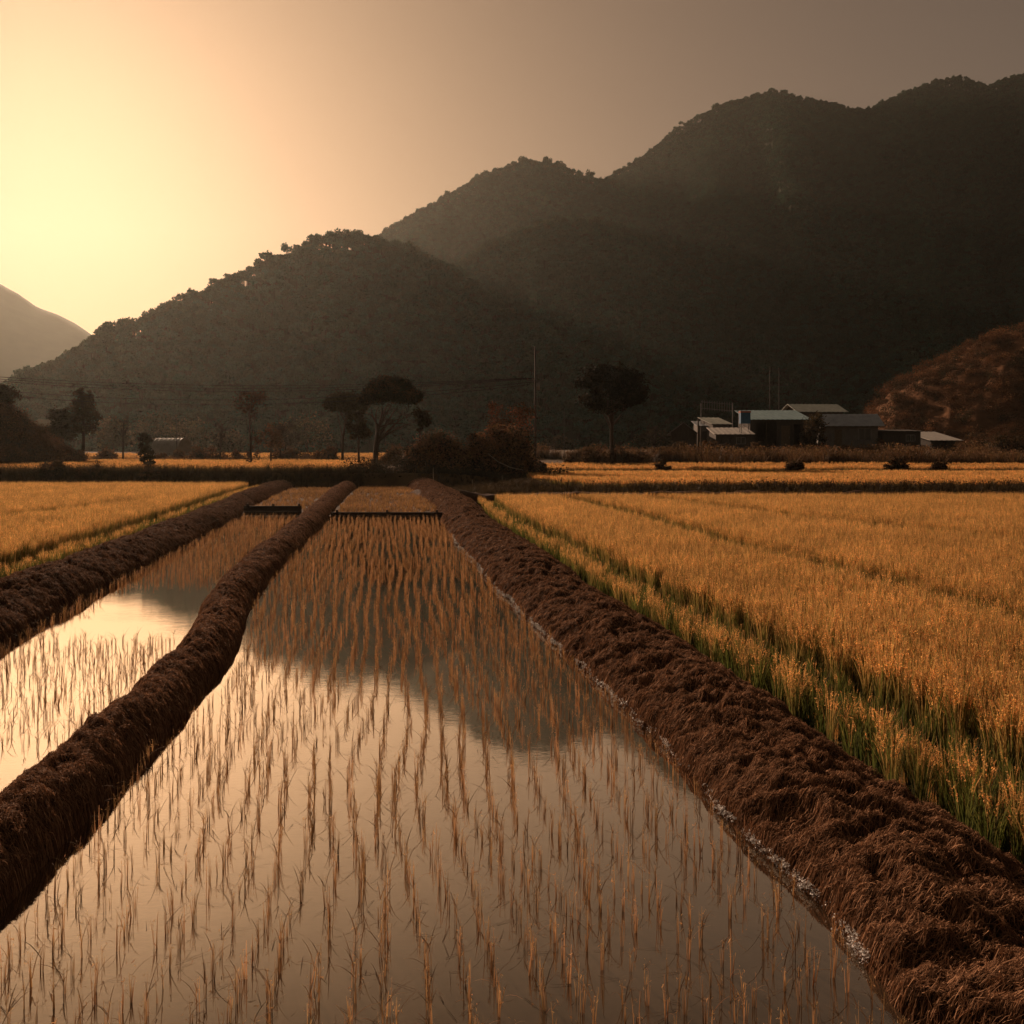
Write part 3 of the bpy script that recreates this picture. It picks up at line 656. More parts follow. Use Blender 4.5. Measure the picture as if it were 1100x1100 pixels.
# rough scrub on the brown hillside
Vb = GB.reshape(-1, 3); ii = g.integers(0, len(Vb), 5200); Pb = Vb[ii]+g.normal(0, 1.2, (5200, 3))*np.array([1, 1, 0])
Pb = Pb[(Pb[:, 1] < 300) & (Pb[:, 2] > -1)]; n = len(Pb)
def scrub(seed):
    g2 = np.random.default_rng(seed); mb = MB(); base = [(.15, .075, .035), (.20, .10, .045), (.06, .045, .022), (.11, .06, .03)][seed % 4]
    for _ in range(6):
        c = np.array([g2.normal(0, .3), g2.normal(0, .3), g2.uniform(.2, .55)]); m = 26
        V, Q, K = leaves(c+g2.normal(0, .17, (m, 3)), .13, g2, jitcol(base, m, g2, .4), 0, .5); mb.add(V, Q, None, K)
    return mb.data('scrub', m_forest)
scatter('scrub', Pb, [scrub(500+k) for k in range(8)], g.uniform(1.2, 3.6, n), g.uniform(0, 6.28, n), g.integers(0, 8, n), label='rusty brown scrub growing over the hillside at the right edge', cat='scrub')

# ------------------------------------------------------------------ trees and bushes
def crown_mesh(blobs, leaf, col, seed, clump=.22, per=26, flat=.2, alt=None, aspect=.6, altf=.3):
    """blobs: (cx,cy,cz,rx,ry,rz,number of clumps); leaf clumps sit near each blob's skin"""
    g = np.random.default_rng(seed); mb = MB()
    for (cx, cy, cz, rx, ry, rz, k) in blobs:
        d = g.normal(size=(k, 3)); d /= np.linalg.norm(d, axis=1)[:, None]
        C = np.array([cx, cy, cz])+d*np.array([rx, ry, rz])*g.uniform(.45, 1.0, (k, 1))**.5
        cc = jitcol(col, k, g, .35, .08)
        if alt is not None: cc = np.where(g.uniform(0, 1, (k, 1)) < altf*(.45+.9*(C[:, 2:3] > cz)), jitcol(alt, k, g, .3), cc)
        sg = clump*min(rx, ry, rz*1.5)*g.uniform(.6, 1.3, k)
        P = np.repeat(C, per, 0)+g.normal(0, 1, (k*per, 3))*np.repeat(sg, per)[:, None]*np.array([1, 1, .75])
        V, Q, K = leaves(P, leaf, g, np.repeat(cc, per, 0)*g.uniform(.75, 1.25, (k*per, 1)), flat, aspect); mb.add(V, Q, None, K)
    return mb
def branchy(path, r0, tips, seed, n=5):
    """a tapered trunk that forks into limbs reaching the given points"""
    g = np.random.default_rng(seed); mb = MB(); P = np.asarray(path, float)
    mb.tube(P, np.linspace(r0, r0*.5, len(P)), 8)
    for t in tips:
        t = np.asarray(t, float); s = g.uniform(.35, 1.0); k = s*(len(P)-1); i = min(int(k), len(P)-2); b = P[i]+(P[i+1]-P[i])*(k-i)
        u = np.linspace(0, 1, n)[:, None]; bend = np.sin(u*math.pi)*g.normal(0, .10, 3)*np.linalg.norm(t-b)+np.array([0, 0, .10])*np.sin(u*math.pi)*np.linalg.norm(t-b)
        mb.tube(b+(t-b)*u+bend, np.linspace(r0*.36, r0*.10, n), 5, False)
    return mb
def tree(name, label, px, pybase, Y, trunk_path, r0, blobs, leaf, col, seed, tips=None, cat='tree', group=None, flat=.2, alt=None, clump=.22, per=26, aspect=.6, ntips=10):
    """sizes of the path and blobs are in picture pixels at that distance, offsets from the foot"""
    k = Y/F; b = at(px, Y, zof(pybase, Y)); o = thing(name, b, label, cat, group)
    gzv = float(gz(b[0], b[1])); o.location.z = min(b[2], gzv+.02) if b[2] > gzv else b[2]
    dz = b[2]-o.location.z
    B = [(x*k, y*k, z*k+dz, rx*k, ry*k, rz*k, n) for (x, y, z, rx, ry, rz, n) in blobs]
    T = [(x*k, y*k, z*k+(dz if i else -.25)) for i, (x, y, z) in enumerate(trunk_path)]
    g = np.random.default_rng(seed+77)
    if tips is None:
        tips = []
        for (cx, cy, cz, rx, ry, rz, n) in B:
            for _ in range(max(2, ntips//len(B))):
                d = g.normal(size=3); d /= np.linalg.norm(d); tips.append((cx+d[0]*rx*.7, cy+d[1]*ry*.7, cz+d[2]*rz*.6))
    branchy(T, r0*k, tips, seed).build('trunk', m_bark, o, True)
    crown_mesh(B, leaf*k, col, seed, clump, per, flat, alt, aspect).build('crown', m_leaf, o)
    return o
DK = (.024, .026, .013); BR = (.12, .072, .036); RD = (.24, .105, .055); OL = (.05, .05, .02)
# the umbrella-shaped tree and its neighbours at the end of the paddies
tree('umbrella_tree', 'tall dark umbrella shaped tree with fanning bare limbs at the end of the paddies', 403, 492, 98, [(0, 0, 0), (1, 0, 12), (2, 0, 24), (4, 0, 36)], 3.2,
     [(14, 0, 74, 21, 20, 11, 120), (0, 0, 68, 14, 16, 8, 70), (31, 0, 68, 15, 16, 9, 76), (41, 0, 66, 8, 10, 6, 34), (16, 4, 80, 20, 16, 6, 70), (-8, 2, 64, 9, 10, 5, 30)], 3.2, DK, 601,
     tips=[(x*98/F, y*98/F, z*98/F) for x, y, z in [(-8, 3, 60), (-3, -4, 64), (3, 4, 66), (8, -3, 68), (13, 2, 70), (18, -4, 68), (24, 3, 66), (30, 0, 62), (36, -3, 56), (42, 2, 50), (10, 6, 66), (20, 6, 66), (40, 5, 46), (28, -6, 54)]], alt=(.07, .045, .02))
tree('umbrella_tree', 'paler umbrella shaped tree half hidden behind the taller one', 371, 492, 118, [(-3, 0, 0), (-3, 0, 20), (0, 0, 38), (4, 0, 48)], 1.6,
     [(-1, 0, 61, 18, 16, 8, 90), (10, 0, 58, 15, 14, 7, 60), (-13, 0, 57, 9, 10, 5, 34)], 3.6, (.075, .07, .035), 602)
tree('small_tree', 'bushy dark small tree at the left foot of the umbrella tree', 386, 492, 97, [(0, 0, 0), (-1, 0, 12), (0, 0, 26), (-1, 0, 40)], 1.4,
     [(-3, 0, 40, 10, 9, 12, 34), (3, 0, 30, 8, 8, 9, 20), (-6, 0, 28, 5, 5, 8, 10)], 3.4, (.05, .04, .02), 603)
tree('small_tree', 'slim tree with a knotted round head right of the umbrella tree', 451, 486, 99, [(0, 0, 0), (0, 0, 16), (1, 0, 28), (2, 0, 38)], 1.2,
     [(2, 0, 41, 7.5, 6, 4.5, 30), (4, 0, 33, 6.5, 6, 5, 24), (0, 0, 26, 3.5, 3.5, 6, 8)], 3.0, (.05, .045, .022), 604)
tree('round_tree', 'lone dark round crowned tree with layered foliage and thin trunk', 658, 486, 120, [(0, 0, 0), (-1, 0, 20), (0, 0, 40), (-2, 0, 60)], 2.4,
     [(-5, 0, 83, 26, 22, 8, 70), (-24, 0, 76, 13, 12, 7, 26), (18, 0, 78, 15, 13, 8, 30), (-6, -4, 68, 20, 16, 7, 40), (22, 0, 60, 14, 12, 7, 30), (10, -5, 64, 14, 12, 6, 24), (-22, 0, 56, 12, 11, 7, 22), (-12, -3, 48, 11, 9, 6, 16), (4, 0, 54, 13, 11, 7, 20), (28, 2, 68, 9, 8, 6, 14)], 3.8, (.016, .018, .010), 605, alt=(.04, .034, .018), clump=.26, per=26)
tree('sparse_tree', 'thin sparse tree with a reddish brown top beside the far left strip', 270, 496, 104, [(0, 0, 0), (-1, 0, 22), (-2, 0, 44), (-2, 0, 62)], 1.3,
     [(-4, 0, 66, 15, 12, 9, 22), (-2, 0, 54, 9, 8, 7, 12), (8, 0, 70, 8, 8, 5, 8), (2, 0, 20, 6, 5, 8, 7), (1, 0, 6, 7, 6, 5, 9)], 2.8, (.10, .062, .036), 606, clump=.34, per=14)
tree('sparse_tree', 'lower brown twiggy tree just right of the thin reddish one', 291, 494, 112, [(0, 0, 0), (0, 0, 14), (1, 0, 26)], 1.1,
     [(0, 0, 27, 11, 9, 11, 22), (5, 0, 17, 8, 7, 7, 10)], 2.8, BR, 607, clump=.35, per=14)
tree('ragged_tree', 'tall ragged dark tree with bare top shoots at the left', 89, 478, 122, [(0, 0, 0), (1, 0, 20), (0, 0, 40), (-1, 0, 58)], 1.9,
     [(0, 0, 40, 9, 9, 14, 34), (4, 0, 26, 13, 11, 13, 34), (-3, 0, 54, 5, 5, 9, 10), (7, 0, 48, 4, 4, 10, 8)], 3.2, (.055, .045, .022), 608,
     tips=[(x*.128, 0, z*.128) for x, z in [(-6, 66), (-3, 70), (2, 64), (7, 66), (9, 60), (-9, 56), (12, 50)]])
tree('bushy_tree', 'round bushy dark tree at the left of the tall ragged tree', 68, 478, 121, [(0, 0, 0), (0, 0, 10), (-1, 0, 22)], 1.5,
     [(-1, 0, 28, 12, 11, 12, 44), (6, 0, 16, 12, 10, 10, 30), (-8, 0, 14, 9, 8, 8, 18)], 3.2, (.05, .045, .022), 609)
tree('bushy_tree', 'dark round tree top on the mound at the left edge', 2, 448, 108, [(0, 0, 0), (0, 0, 10), (0, 0, 20)], 1.6,
     [(2, 0, 22, 14, 12, 12, 44), (-12, 0, 18, 12, 10, 12, 30)], 3.2, (.06, .05, .024), 610)
tree('small_tree', 'small dark egg shaped tree standing on the left bank', 155, 497, 88, [(0, 0, 0), (0, 0, 10), (0, 0, 18)], 1.1,
     [(0, 0, 22, 6.5, 6, 9, 26), (2, 0, 8, 8, 6, 7, 20), (5, 0, 2, 8, 6, 6, 14)], 2.8, (.045, .038, .018), 611)
# hazy trees further back at the foot of the mountain
hz = [(330, 488, 235, 28, 42, (.05, .05, .025), 'broad domed tree in the haze left of the umbrella trees'),
      (246, 488, 240, 18, 26, (.06, .055, .03), 'low hazy tree behind the thin reddish tree'),
      (205, 488, 245, 22, 40, (.055, .055, .028), 'wide hazy tree behind the thin left pole'),
      (168, 486, 260, 24, 44, (.055, .055, .028), 'tall hazy tree behind the pale greenhouse'),
      (122, 486, 250, 20, 38, (.06, .055, .03), 'hazy tree right of the tall ragged tree'),
      (306, 488, 210, 16, 34, (.065, .05, .028), 'hazy brown tree between the sparse trees and the domed tree'),
      (470, 486, 230, 22, 24, (.05, .05, .026), 'low distant tree behind the thicket'),
      (600, 486, 240, 18, 18, (.05, .05, .026), 'low distant tree right of the tall pole'),
      (705, 484, 225, 24, 22, (.045, .045, .022), 'low dark distant tree left of the farm sheds'),
      (35, 486, 235, 22, 26, (.06, .055, .03), 'hazy tree behind the pale shed roof')]
for k, (px, pb, Yv, w, h, c, lb) in enumerate(hz):
    tree('hazy_tree', lb, px, pb, Yv, [(0, 0, 0), (0, 0, h*.25), (0, 0, h*.5)], 1.2,
         [(0, 0, h*.62, w*.8, w*.7, h*.36, 50), (-w*.5, 0, h*.42, w*.5, w*.5, h*.3, 24), (w*.5, 0, h*.45, w*.5, w*.5, h*.3, 24)], 2.6, c, 630+k, group='hazy trees at the foot of the mountain', clump=.26, per=18, alt=(.20, .15, .09))  # pale upper clumps carry the crowns' rim light as leaf colour

def bush(name, label, px, pyb, Y, blobs, leaf, col, seed, alt=None, twigs=26, tw_h=30, group=None, cat='bush', clump=.26, per=24):
    k = Y/F; b = at(px, Y, zof(pyb, Y)); gzv = float(gz(b[0], b[1])); dz = max(0, b[2]-gzv-.02); b[2] = min(b[2], gzv+.02)
    o = thing(name, b, label, cat, group)
    st = 1+dz/(max(q[2]+q[5] for q in blobs)*k)
    B = [(x*k, y*k, z*k*st, rx*k, ry*k, rz*k*st, n) for (x, y, z, rx, ry, rz, n) in blobs]
    crown_mesh(B, leaf*k, col, seed, clump, per, .1, alt, .45, .6).build('foliage', m_bushleaf, o)
    g = np.random.default_rng(seed+9); mb = MB(); wid = max(abs(x)+rx for x, y, z, rx, ry, rz, n in blobs)*k
    for _ in range(twigs):
        cx, cy, cz, rx, ry, rz, n = B[int(g.integers(0, len(B)))]
        s = np.array([cx*.5+g.normal(0, rx*.25), cy+g.normal(0, ry*.3), -.2]); e = np.array([cx+g.uniform(-1, 1)*rx*1.0, cy+g.uniform(-1, 1)*ry, cz+rz*g.uniform(.5, 1.2)])
        u = np.linspace(0, 1, 5)[:, None]; bend = np.sin(u*math.pi)*np.array([g.normal(0, .12), g.normal(0, .1), .15])*np.linalg.norm(e-s)
        mb.tube(s+(e-s)*u+bend, np.linspace(.045, .012, 5)*(k/.09), 4, False)
    mb.build('twigs', m_bark, o, True); return o
bush('thicket_bush', 'low dark thicket bush at the foot of the umbrella tree', 412, 521, 84, [(-14, -30, 12, 20, 26, 14, 70), (16, -30, 16, 24, 26, 17, 90), (-30, -26, 6, 14, 20, 10, 34), (2, -44, 6, 34, 18, 10, 60)], 3.0, (.03, .028, .013), 651, alt=(.07, .045, .022), twigs=40)
bush('thicket_bush', 'wide brown topped thicket bush in the middle of the dark mound', 470, 522, 84, [(-10, 0, 22, 24, 24, 22, 190), (18, 0, 20, 20, 22, 20, 150), (0, 4, 38, 24, 18, 12, 110), (-4, -8, 8, 34, 14, 10, 50), (-24, 0, 34, 9, 10, 9, 30), (4, 4, 50, 10, 8, 6, 26), (-8, 0, 44, 8, 8, 8, 24), (30, 0, 30, 8, 8, 8, 24)], 3.0, (.035, .028, .013), 652, alt=(.27, .145, .07), twigs=80)
bush('thicket_bush', 'tallest dark thicket bush at the right of the mound by the pole', 537, 522, 84, [(0, 0, 28, 30, 26, 26, 260), (-18, 0, 26, 20, 22, 22, 130), (10, 0, 46, 20, 18, 16, 120), (26, 0, 18, 16, 18, 16, 90), (0, -8, 8, 38, 14, 10, 50), (-24, 0, 48, 10, 8, 9, 30), (24, 0, 40, 9, 8, 10, 30), (-6, 0, 58, 9, 8, 7, 26), (40, 0, 8, 10, 10, 9, 30)], 3.0, (.032, .028, .013), 653, alt=(.25, .135, .065), twigs=110)
bush('red_leaf_shrub', 'shrub with rusty red leaves above the tall thicket bush', 548, 505, 90, [(0, 0, 54, 22, 14, 12, 70), (14, 0, 63, 11, 9, 7, 30), (-17, 0, 66, 8, 7, 5, 18), (-10, 0, 46, 14, 10, 9, 44)], 2.8, RD, 654, alt=(.10, .05, .022), clump=.36, per=12, cat='shrub')
bush('thicket_bush', 'low dark bush right of the pole at the end of the mound', 590, 521, 82, [(0, 0, 8, 22, 16, 10, 60), (18, 0, 5, 14, 12, 7, 26)], 2.8, (.03, .028, .013), 655)
bl = [(60, 502, 78.5, 12, 12, 'low dark bush on the left bank below the mound'), (100, 502, 78.2, 14, 7, 'flat dark bush on the left bank'), (575, 500, 99, 9, 9, 'dark bush on the bank at the foot of the tall pole'),
      (160, 506, 77.8, 9, 12, 'dark bush under the egg shaped tree'), (712, 497, 99.5, 7, 5, 'small dark bush on the bank left of the farm sheds'), (852, 499, 99, 9, 7, 'round dark bush on the bank in front of the long teal roof'),
      (962, 499, 99.4, 11, 11, 'dark leaning bush on the bank in front of the low flat shed'), (1008, 499, 99.2, 9, 5, 'small dark bush on the bank below the white roof'),
      (1075, 484, 150, 26, 26, 'broad dark bush near the right edge below the hillside'), (1040, 486, 148, 20, 14, 'low brown bush right of the white roof'), (985, 484, 156, 10, 8, 'small brown bush before the low flat shed'),
      (772, 488, 138, 22, 16, 'brown weedy bush before the pale sheds'), (730, 486, 140, 18, 12, 'brown weedy bush before the gabled hut'), (640, 487, 122, 16, 12, 'brown bush at the left foot of the round tree'), (676, 487, 121, 18, 12, 'brown bush at the right foot of the round tree'),
      (620, 488, 124, 14, 9, 'low brown bush between the pole and the round tree'), (1002, 488, 143, 14, 9, 'low rusty bush below the white roof')]
for k, (px, pb, Yv, w, h, lb) in enumerate(bl):
    brown = 'brown' in lb or 'rusty' in lb
    gb = np.random.default_rng(900+k); L = []
    for q in range(6):
        x_ = gb.uniform(-.9, .9)*w; hh = h*gb.uniform(.45, 1.0)*(1-.45*abs(x_)/w); L.append((x_, gb.uniform(-.4, .4)*w, hh*.5, w*gb.uniform(.28, .5), w*.4, hh*.5, 24))
    bush('bush', lb, px, pb, Yv, L, 2.4, BR if brown else (.03, .028, .015), 680+k, twigs=26, alt=(.10, .06, .03), clump=.32, per=20)

for k, (px, pb, Yv, w, h, lb, br) in enumerate([(812, 486, 140, 12, 13, 'rusty weedy shrub before the left end of the long barn', 1), (834, 487, 139, 10, 9, 'low dark shrub before the middle of the long barn', 0), (900, 486, 141, 13, 10, 'brown shrub before the door of the grey farmhouse', 1),
        (930, 487, 140, 10, 8, 'dark low shrub under the farmhouse window', 0), (758, 486, 137, 10, 14, 'rusty shrub at the foot of the rough timber post', 1), (790, 487, 139, 14, 11, 'dark scrubby shrub before the long low store', 0), (946, 485, 144, 9, 16, 'dark upright shrub between farmhouse and low flat shed', 0), (704, 487, 134, 14, 10, 'brown shrub left of the gabled hut', 1), (1055, 478, 170, 20, 16, 'dark shrub on the low mound at the right edge', 0)]):
    gb = np.random.default_rng(950+k); L = []
    for q in range(6):
        x_ = gb.uniform(-.9, .9)*w; hh = h*gb.uniform(.45, 1.0)*(1-.45*abs(x_)/w); L.append((x_, gb.uniform(-.4, .4)*w, hh*.5, w*gb.uniform(.28, .5), w*.4, hh*.5, 26))
    bush('shrub', lb, px, pb, Yv, L, 2.4, BR if br else (.035, .034, .018), 960+k, twigs=30, alt=(.14, .08, .038), clump=.32, per=20, cat='shrub')
for k, (px, pb, Yv, w, h, lb) in enumerate([(118, 491, 131, 16, 12, 'low dark scrub at the right foot of the left mound'), (186, 490, 134, 14, 10, 'low brown scrub before the greenhouse'), (222, 490, 133, 18, 15, 'dark rounded scrub behind the far left strip, right of the greenhouse'),
        (252, 491, 131, 10, 9, 'small brown scrub at the left foot of the thin reddish tree'), (312, 490, 134, 16, 13, 'dark scrub right of the lower twiggy tree'), (340, 491, 131, 12, 10, 'low brown scrub left of the paler umbrella tree'), (353, 490, 127, 10, 16, 'upright dark scrub at the left foot of the paler umbrella tree'), (428, 488, 122, 14, 14, 'brown scrub between the umbrella trees and the thicket')]):
    gb = np.random.default_rng(1050+k); L = []
    for q in range(7):
        x_ = gb.uniform(-.9, .9)*w; hh = h*gb.uniform(.45, 1.0)*(1-.45*abs(x_)/w); L.append((x_, gb.uniform(-.4, .4)*w, hh*.5, w*gb.uniform(.28, .5), w*.4, hh*.5, 24))
    bush('scrub_bush', lb, px, pb, Yv, L, 2.4, BR if 'brown' in lb else (.04, .036, .018), 1060+k, twigs=36, alt=(.16, .09, .045), clump=.32, per=20)
def bare_tree(px, pb, Y, H, lean, label, seed):
    k = Y/F; g = np.random.default_rng(seed); b = at(px, Y, 0); b[2] = float(gz(b[0], b[1])); top = zof(pb-H, Y)-b[2]
    o = thing('bare_tree', b, label, 'tree'); P = [np.array([lean*t*top*.2, 0, t*top-.2*(t == 0)]) for t in (0, .3, .6, .85)]
    tips = [(lean*top*.15+g.normal(0, top*.16), g.normal(0, top*.14), top*g.uniform(.55, 1.05)) for _ in range(22)]
    branchy(P, .16, tips, seed).build('trunk', m_bark, o, True); mb = MB()
    for t in tips:
        t = np.array(t)
        for _ in range(5):
            d = g.normal(0, 1, 3)*np.array([.6, .6, .3])+np.array([0, 0, .5]); u = np.linspace(0, 1, 4)[:, None]
            mb.tube(t-np.array([0, 0, .2])+d*u*top*.10+np.sin(u*3.1)*g.normal(0, .06, 3), np.linspace(.03, .012, 4), 4, False)
    mb.build('twigs', m_bark, o)
bare_tree(236, 490, 126, 40, .2, 'thin bare tree left of the reddish brown topped tree', 1101)
bare_tree(302, 490, 128, 46, -.3, 'pale bare tree with spreading twigs right of the lower twiggy tree', 1102)
bare_tree(132, 488, 130, 44, .1, 'slender bare tree between the left mound and the egg shaped tree', 1103)
bare_tree(702, 485, 140, 34, .3, 'thin bare tree left of the gabled hut', 1104)
# mound at the left edge with its rough cover
def mound(px, Y, w, d, h, z0, label, seed):
    c = at(px, Y, z0); us = np.linspace(-1, 1, 60); U, V_ = np.meshgrid(us, us)
    r = np.sqrt(U*U+V_*V_); z = h*np.clip(np.cos(np.clip(r, 0, 1)*math.pi)*.5+.5, 0, 1)*(1+.35*fbm(U*3, V_*3, 4, seed))-.6*(r > .97)
    mb = MB(); G = np.stack([c[0]+U*w, Y+V_*d, z0+z], -1); mb.grid(G); o = mb.build('mound', m_ground, None, True); tag(o, label, 'mound', kind='structure'); return G
G1 = mound(-8, 106, 10.5, 12, 6.2, 1.7, 'brown earth mound rising at the left edge of the valley', 81)
G2 = mound(1105, 165, 16, 14, 5.0, 3.2, 'low brown mound at the right edge below the hillside', 82)
for G, lb, nn in ((G1, 'brown brambles and dry grass over the mound at the left edge', 1500), (G2, 'brown brambles and grass over the low mound at the right edge', 900)):
    Vv = G.reshape(-1, 3); Vv = Vv[Vv[:, 2] > (1.9 if G is G1 else 3.3)]; Pb = Vv[g.integers(0, len(Vv), nn)]+g.normal(0, .15, (nn, 3))*np.array([1, 1, 0])
    scatter('brambles', Pb, [scrub(520+k) for k in range(8)], g.uniform(.7, 1.7, nn), g.uniform(0, 6.28, nn), g.integers(0, 8, nn), label=lb, cat='brambles')

# ------------------------------------------------------------------ poles and wires
def pole(px, pytop, Y, label, arms, r=.14, pybase=489, group=None, name='utility_pole', double=False, mat=None):
    x, y, _ = at(px, Y); zt = zof(pytop, Y); zb = float(gz(x, y))-.1; o = thing(name, (x, y, zb), label, 'pole', group)
    H = zt-zb
    for s in ((-.9, .9) if double else (0,)): MB().tube([(s, 0, 0), (s, 0, H*.5), (s, 0, H)], [r, r*.85, r*.65], 8).build('post', mat or m_conc, o, True)
    for (pa, half) in arms:
        za = zof(pa, Y)-zb; a = MB().box(-half, half, -r-.09, -r+.0, za-.06, za+.06).build('crossarm', m_arm, o)
        for q in np.linspace(-1, 1, 4): MB().tube([(q*half*.92, -r-.045, za+.06), (q*half*.92, -r-.045, za+.16), (q*half*.92, -r-.045, za+.3)], [.05, .07, .04], 6).build('insulator', m_glaze, a)
    return o, zb
P1, zb1 = pole(575, 372, 95, 'tall thin utility pole standing behind the thicket', [(409, .9)])
MB().tube([(.3, -.05, zof(414, 95)-zb1-.5), (.3, -.05, zof(414, 95)-zb1+.3)], .2, 10).build('transformer', m_metal, P1, True)
pole(832, 395, 172, 'twin post power pole with two crossarms behind the farm roofs', [(397, 2.4), (414, 2.6)], .13, double=True)
pole(-130, 380, 118, 'utility pole carrying the wires beyond the left edge', [(396, 1.1), (405, 1.1)], .14)
pole(190, 449, 150, 'thin leaning pale pole before the hazy trees', [], .09)
pole(606, 441, 130, 'faint thin pole between the tall pole and the round tree', [], .05)
pole(750, 450, 132, 'rough timber post in front of the pale sheds', [], .16, mat=m_wood)
pole(753, 458, 134, 'shorter timber post just behind the rough one by the pale sheds', [], .12, mat=m_wood)
xa, xb = at(-130, 118), at(575, 95)
for k, (dx, pl, pr) in enumerate([(-1.0, 395, 409), (-.34, 395, 409), (.34, 395, 409), (1.0, 404, 412), (-.6, 404, 416)]):
    a = np.array([xa[0]+dx, xa[1], zof(pl, 118)+.3-k*.12]); b = np.array([xb[0]+dx, xb[1], zof(pr, 95)+.3])
    u = np.linspace(0, 1, 40)[:, None]; pts = a+(b-a)*u; pts[:, 2] -= (1.6+.32*k)*4*(u[:, 0]*(1-u[:, 0]))
    o = MB().tube(pts, .04, 5, False).build('power_line', m_wire, None, True)
    tag(o, ['highest power line sagging across the valley to the tall pole', 'second highest power line sagging across the left valley', 'middle power line sagging across the left valley', 'second lowest power line sagging across the left valley', 'lowest power line sagging across the left valley'][k], 'power line', 'power lines running to the tall pole')
# stakes and a fallen branch before the thicket
for px, pt, pb, lb in ((465, 502, 523, 'thin pale stake standing tall before the dark thicket'), (507, 513, 521, 'short pale stake before the tall thicket bush'), (539, 510, 523, 'pale stake near the right of the thicket'), (577, 512, 522, 'short stake right of the thicket by the pole line')):
    Y0 = 76; b = at(px, Y0, -.1); H = (pb-pt)/F*Y0+.3
    o = MB().tube([(0, 0, 0), (.05, 0, H*.5), (.03, 0, H*.9), (.04, 0, H)], [.05, .045, .04, .015], 6).build('wooden_stake', m_pale, None, True); o.location = b; tag(o, lb, 'stake')
o = MB().tube([at(524, 79, zof(487, 79)), at(535, 79, zof(496, 79)), at(548, 79, zof(502, 79)), at(562, 79, zof(505, 79))], [.03, .045, .05, .04], 6).build('bare_branch', m_pale, None, True); tag(o, 'pale bare branch arching down over the dark thicket', 'branch')

# ------------------------------------------------------------------ farm buildings
def boxes_wall(mb, x0, x1, z0, z1, y, th, holes):
    xc = sorted({x0, x1, *[h[0] for h in holes], *[h[1] for h in holes]}); zc = sorted({z0, z1, *[h[2] for h in holes], *[h[3] for h in holes]})
    for a, b in zip(xc[:-1], xc[1:]):
        run = None
        for c, d in zip(zc[:-1], zc[1:]):
            cx, cz = (a+b)/2, (c+d)/2
            if not any(h[0] < cx < h[1] and h[2] < cz < h[3] for h in holes): mb.box(a, b, y, y+th, c, d)
def building(name, label, px0, px1, py_ridge, py_eave, py_base, Y, depth, roofmat, wallmat, holes=(), roof='gable', over=.5, cat='house', rz=0.0, ridge='x', group=None):
    k = Y/F; x0, x1 = at(px0, Y)[0], at(px1, Y)[0]; cx = (x0+x1)/2; L = (x1-x0)/2
    zb = zof(py_base, Y); g0 = float(gz(cx, Y)); zb = min(zb, g0) if zb > g0 else zb
    he = zof(py_eave, Y)-zb; hr = zof(py_ridge, Y)-zb
    o = thing(name, (cx, Y, zb), label, cat, group, rz)
    hs = [((h[0]-(px0+px1)/2)*k, (h[1]-(px0+px1)/2)*k, zof(h[3], Y)-zb, zof(h[2], Y)-zb) for h in holes]
    mb = MB(); t = .14
    boxes_wall(mb, -L, L, -.3, he, 0, t, hs)
    mb.box(-L, L, depth-t, depth, -.3, he); mb.box(-L, -L+t, t, depth-t, -.3, he); mb.box(L-t, L, t, depth-t, -.3, he)
    e = over; th = .07
    if roof == 'gable' and ridge == 'y':     # gable end faces the camera
        for yy in (0.0, depth-t): mb.add([(-L, yy, he), (L, yy, he), (0, yy, hr-.02), (-L, yy+t, he), (L, yy+t, he), (0, yy+t, hr-.02)], [(0, 2, 5, 3), (1, 4, 5, 2)], [(0, 1, 2), (3, 5, 4)])
    elif roof == 'gable':
        for xx in (-L, L-t): mb.add([(xx, 0, he), (xx, depth, he), (xx, depth/2, hr-.02), (xx+t, 0, he), (xx+t, depth, he), (xx+t, depth/2, hr-.02)], [(0, 2, 5, 3), (1, 4, 5, 2)], [(0, 2, 1), (3, 4, 5)])
    mb.build('wall', wallmat, o)
    r = MB(); z_ = .03
    if roof == 'gable' and ridge == 'y':
        sl = (hr-he)/L; r.slab((-L-e, -e, he-sl*e+z_), (-L-e, depth+e, he-sl*e+z_), (.0, depth+e, hr+z_), (0, -e, hr+z_), th, 24, .025); r.slab((0.01, -e, hr+z_), (0.01, depth+e, hr+z_), (L+e, depth+e, he-sl*e+z_), (L+e, -e, he-sl*e+z_), th, 24, .025)
    elif roof == 'gable':
        sl = (hr-he)/(depth/2); nn = max(12, int(2*L/.18)); r.slab((-L-e, -e, he-sl*e+z_), (L+e, -e, he-sl*e+z_), (L+e, depth/2, hr+z_), (-L-e, depth/2, hr+z_), th, nn, .025); r.slab((-L-e, depth/2+.01, hr+z_), (L+e, depth/2+.01, hr+z_), (L+e, depth+e, he-sl*e+z_), (-L-e, depth+e, he-sl*e+z_), th, nn, .025)
    else:                                    # single slope falling towards the camera
        sl = (hr-he)/depth; nn = max(12, int(2*L/.18)); r.slab((-L-e, -e, he-sl*e+z_), (L+e, -e, he-sl*e+z_), (L+e, depth+e, hr+sl*e+z_), (-L-e, depth+e, hr+sl*e+z_), th, nn, .025)
        mb2 = MB(); 
        for xx in (-L, L-t): mb2.add([(xx, t, he+.002), (xx, depth, he+.002), (xx, depth, hr-.02), (xx+t, t, he+.002), (xx+t, depth, he+.002), (xx+t, depth, hr-.02)], [(0, 2, 5, 3), (1, 4, 5, 2)], [(0, 2, 1), (3, 4, 5)])
        mb2.box(-L, L, depth-t, depth, he+.002, hr-.02); mb2.build('upper_wall', wallmat, o)
    r.build('roof', roofmat, o)
    MB().box(-L+t+.01, L-t-.01, t+.01, depth-t-.01, -.28, -.1).build('floor', m_in, o)
    return o, hs
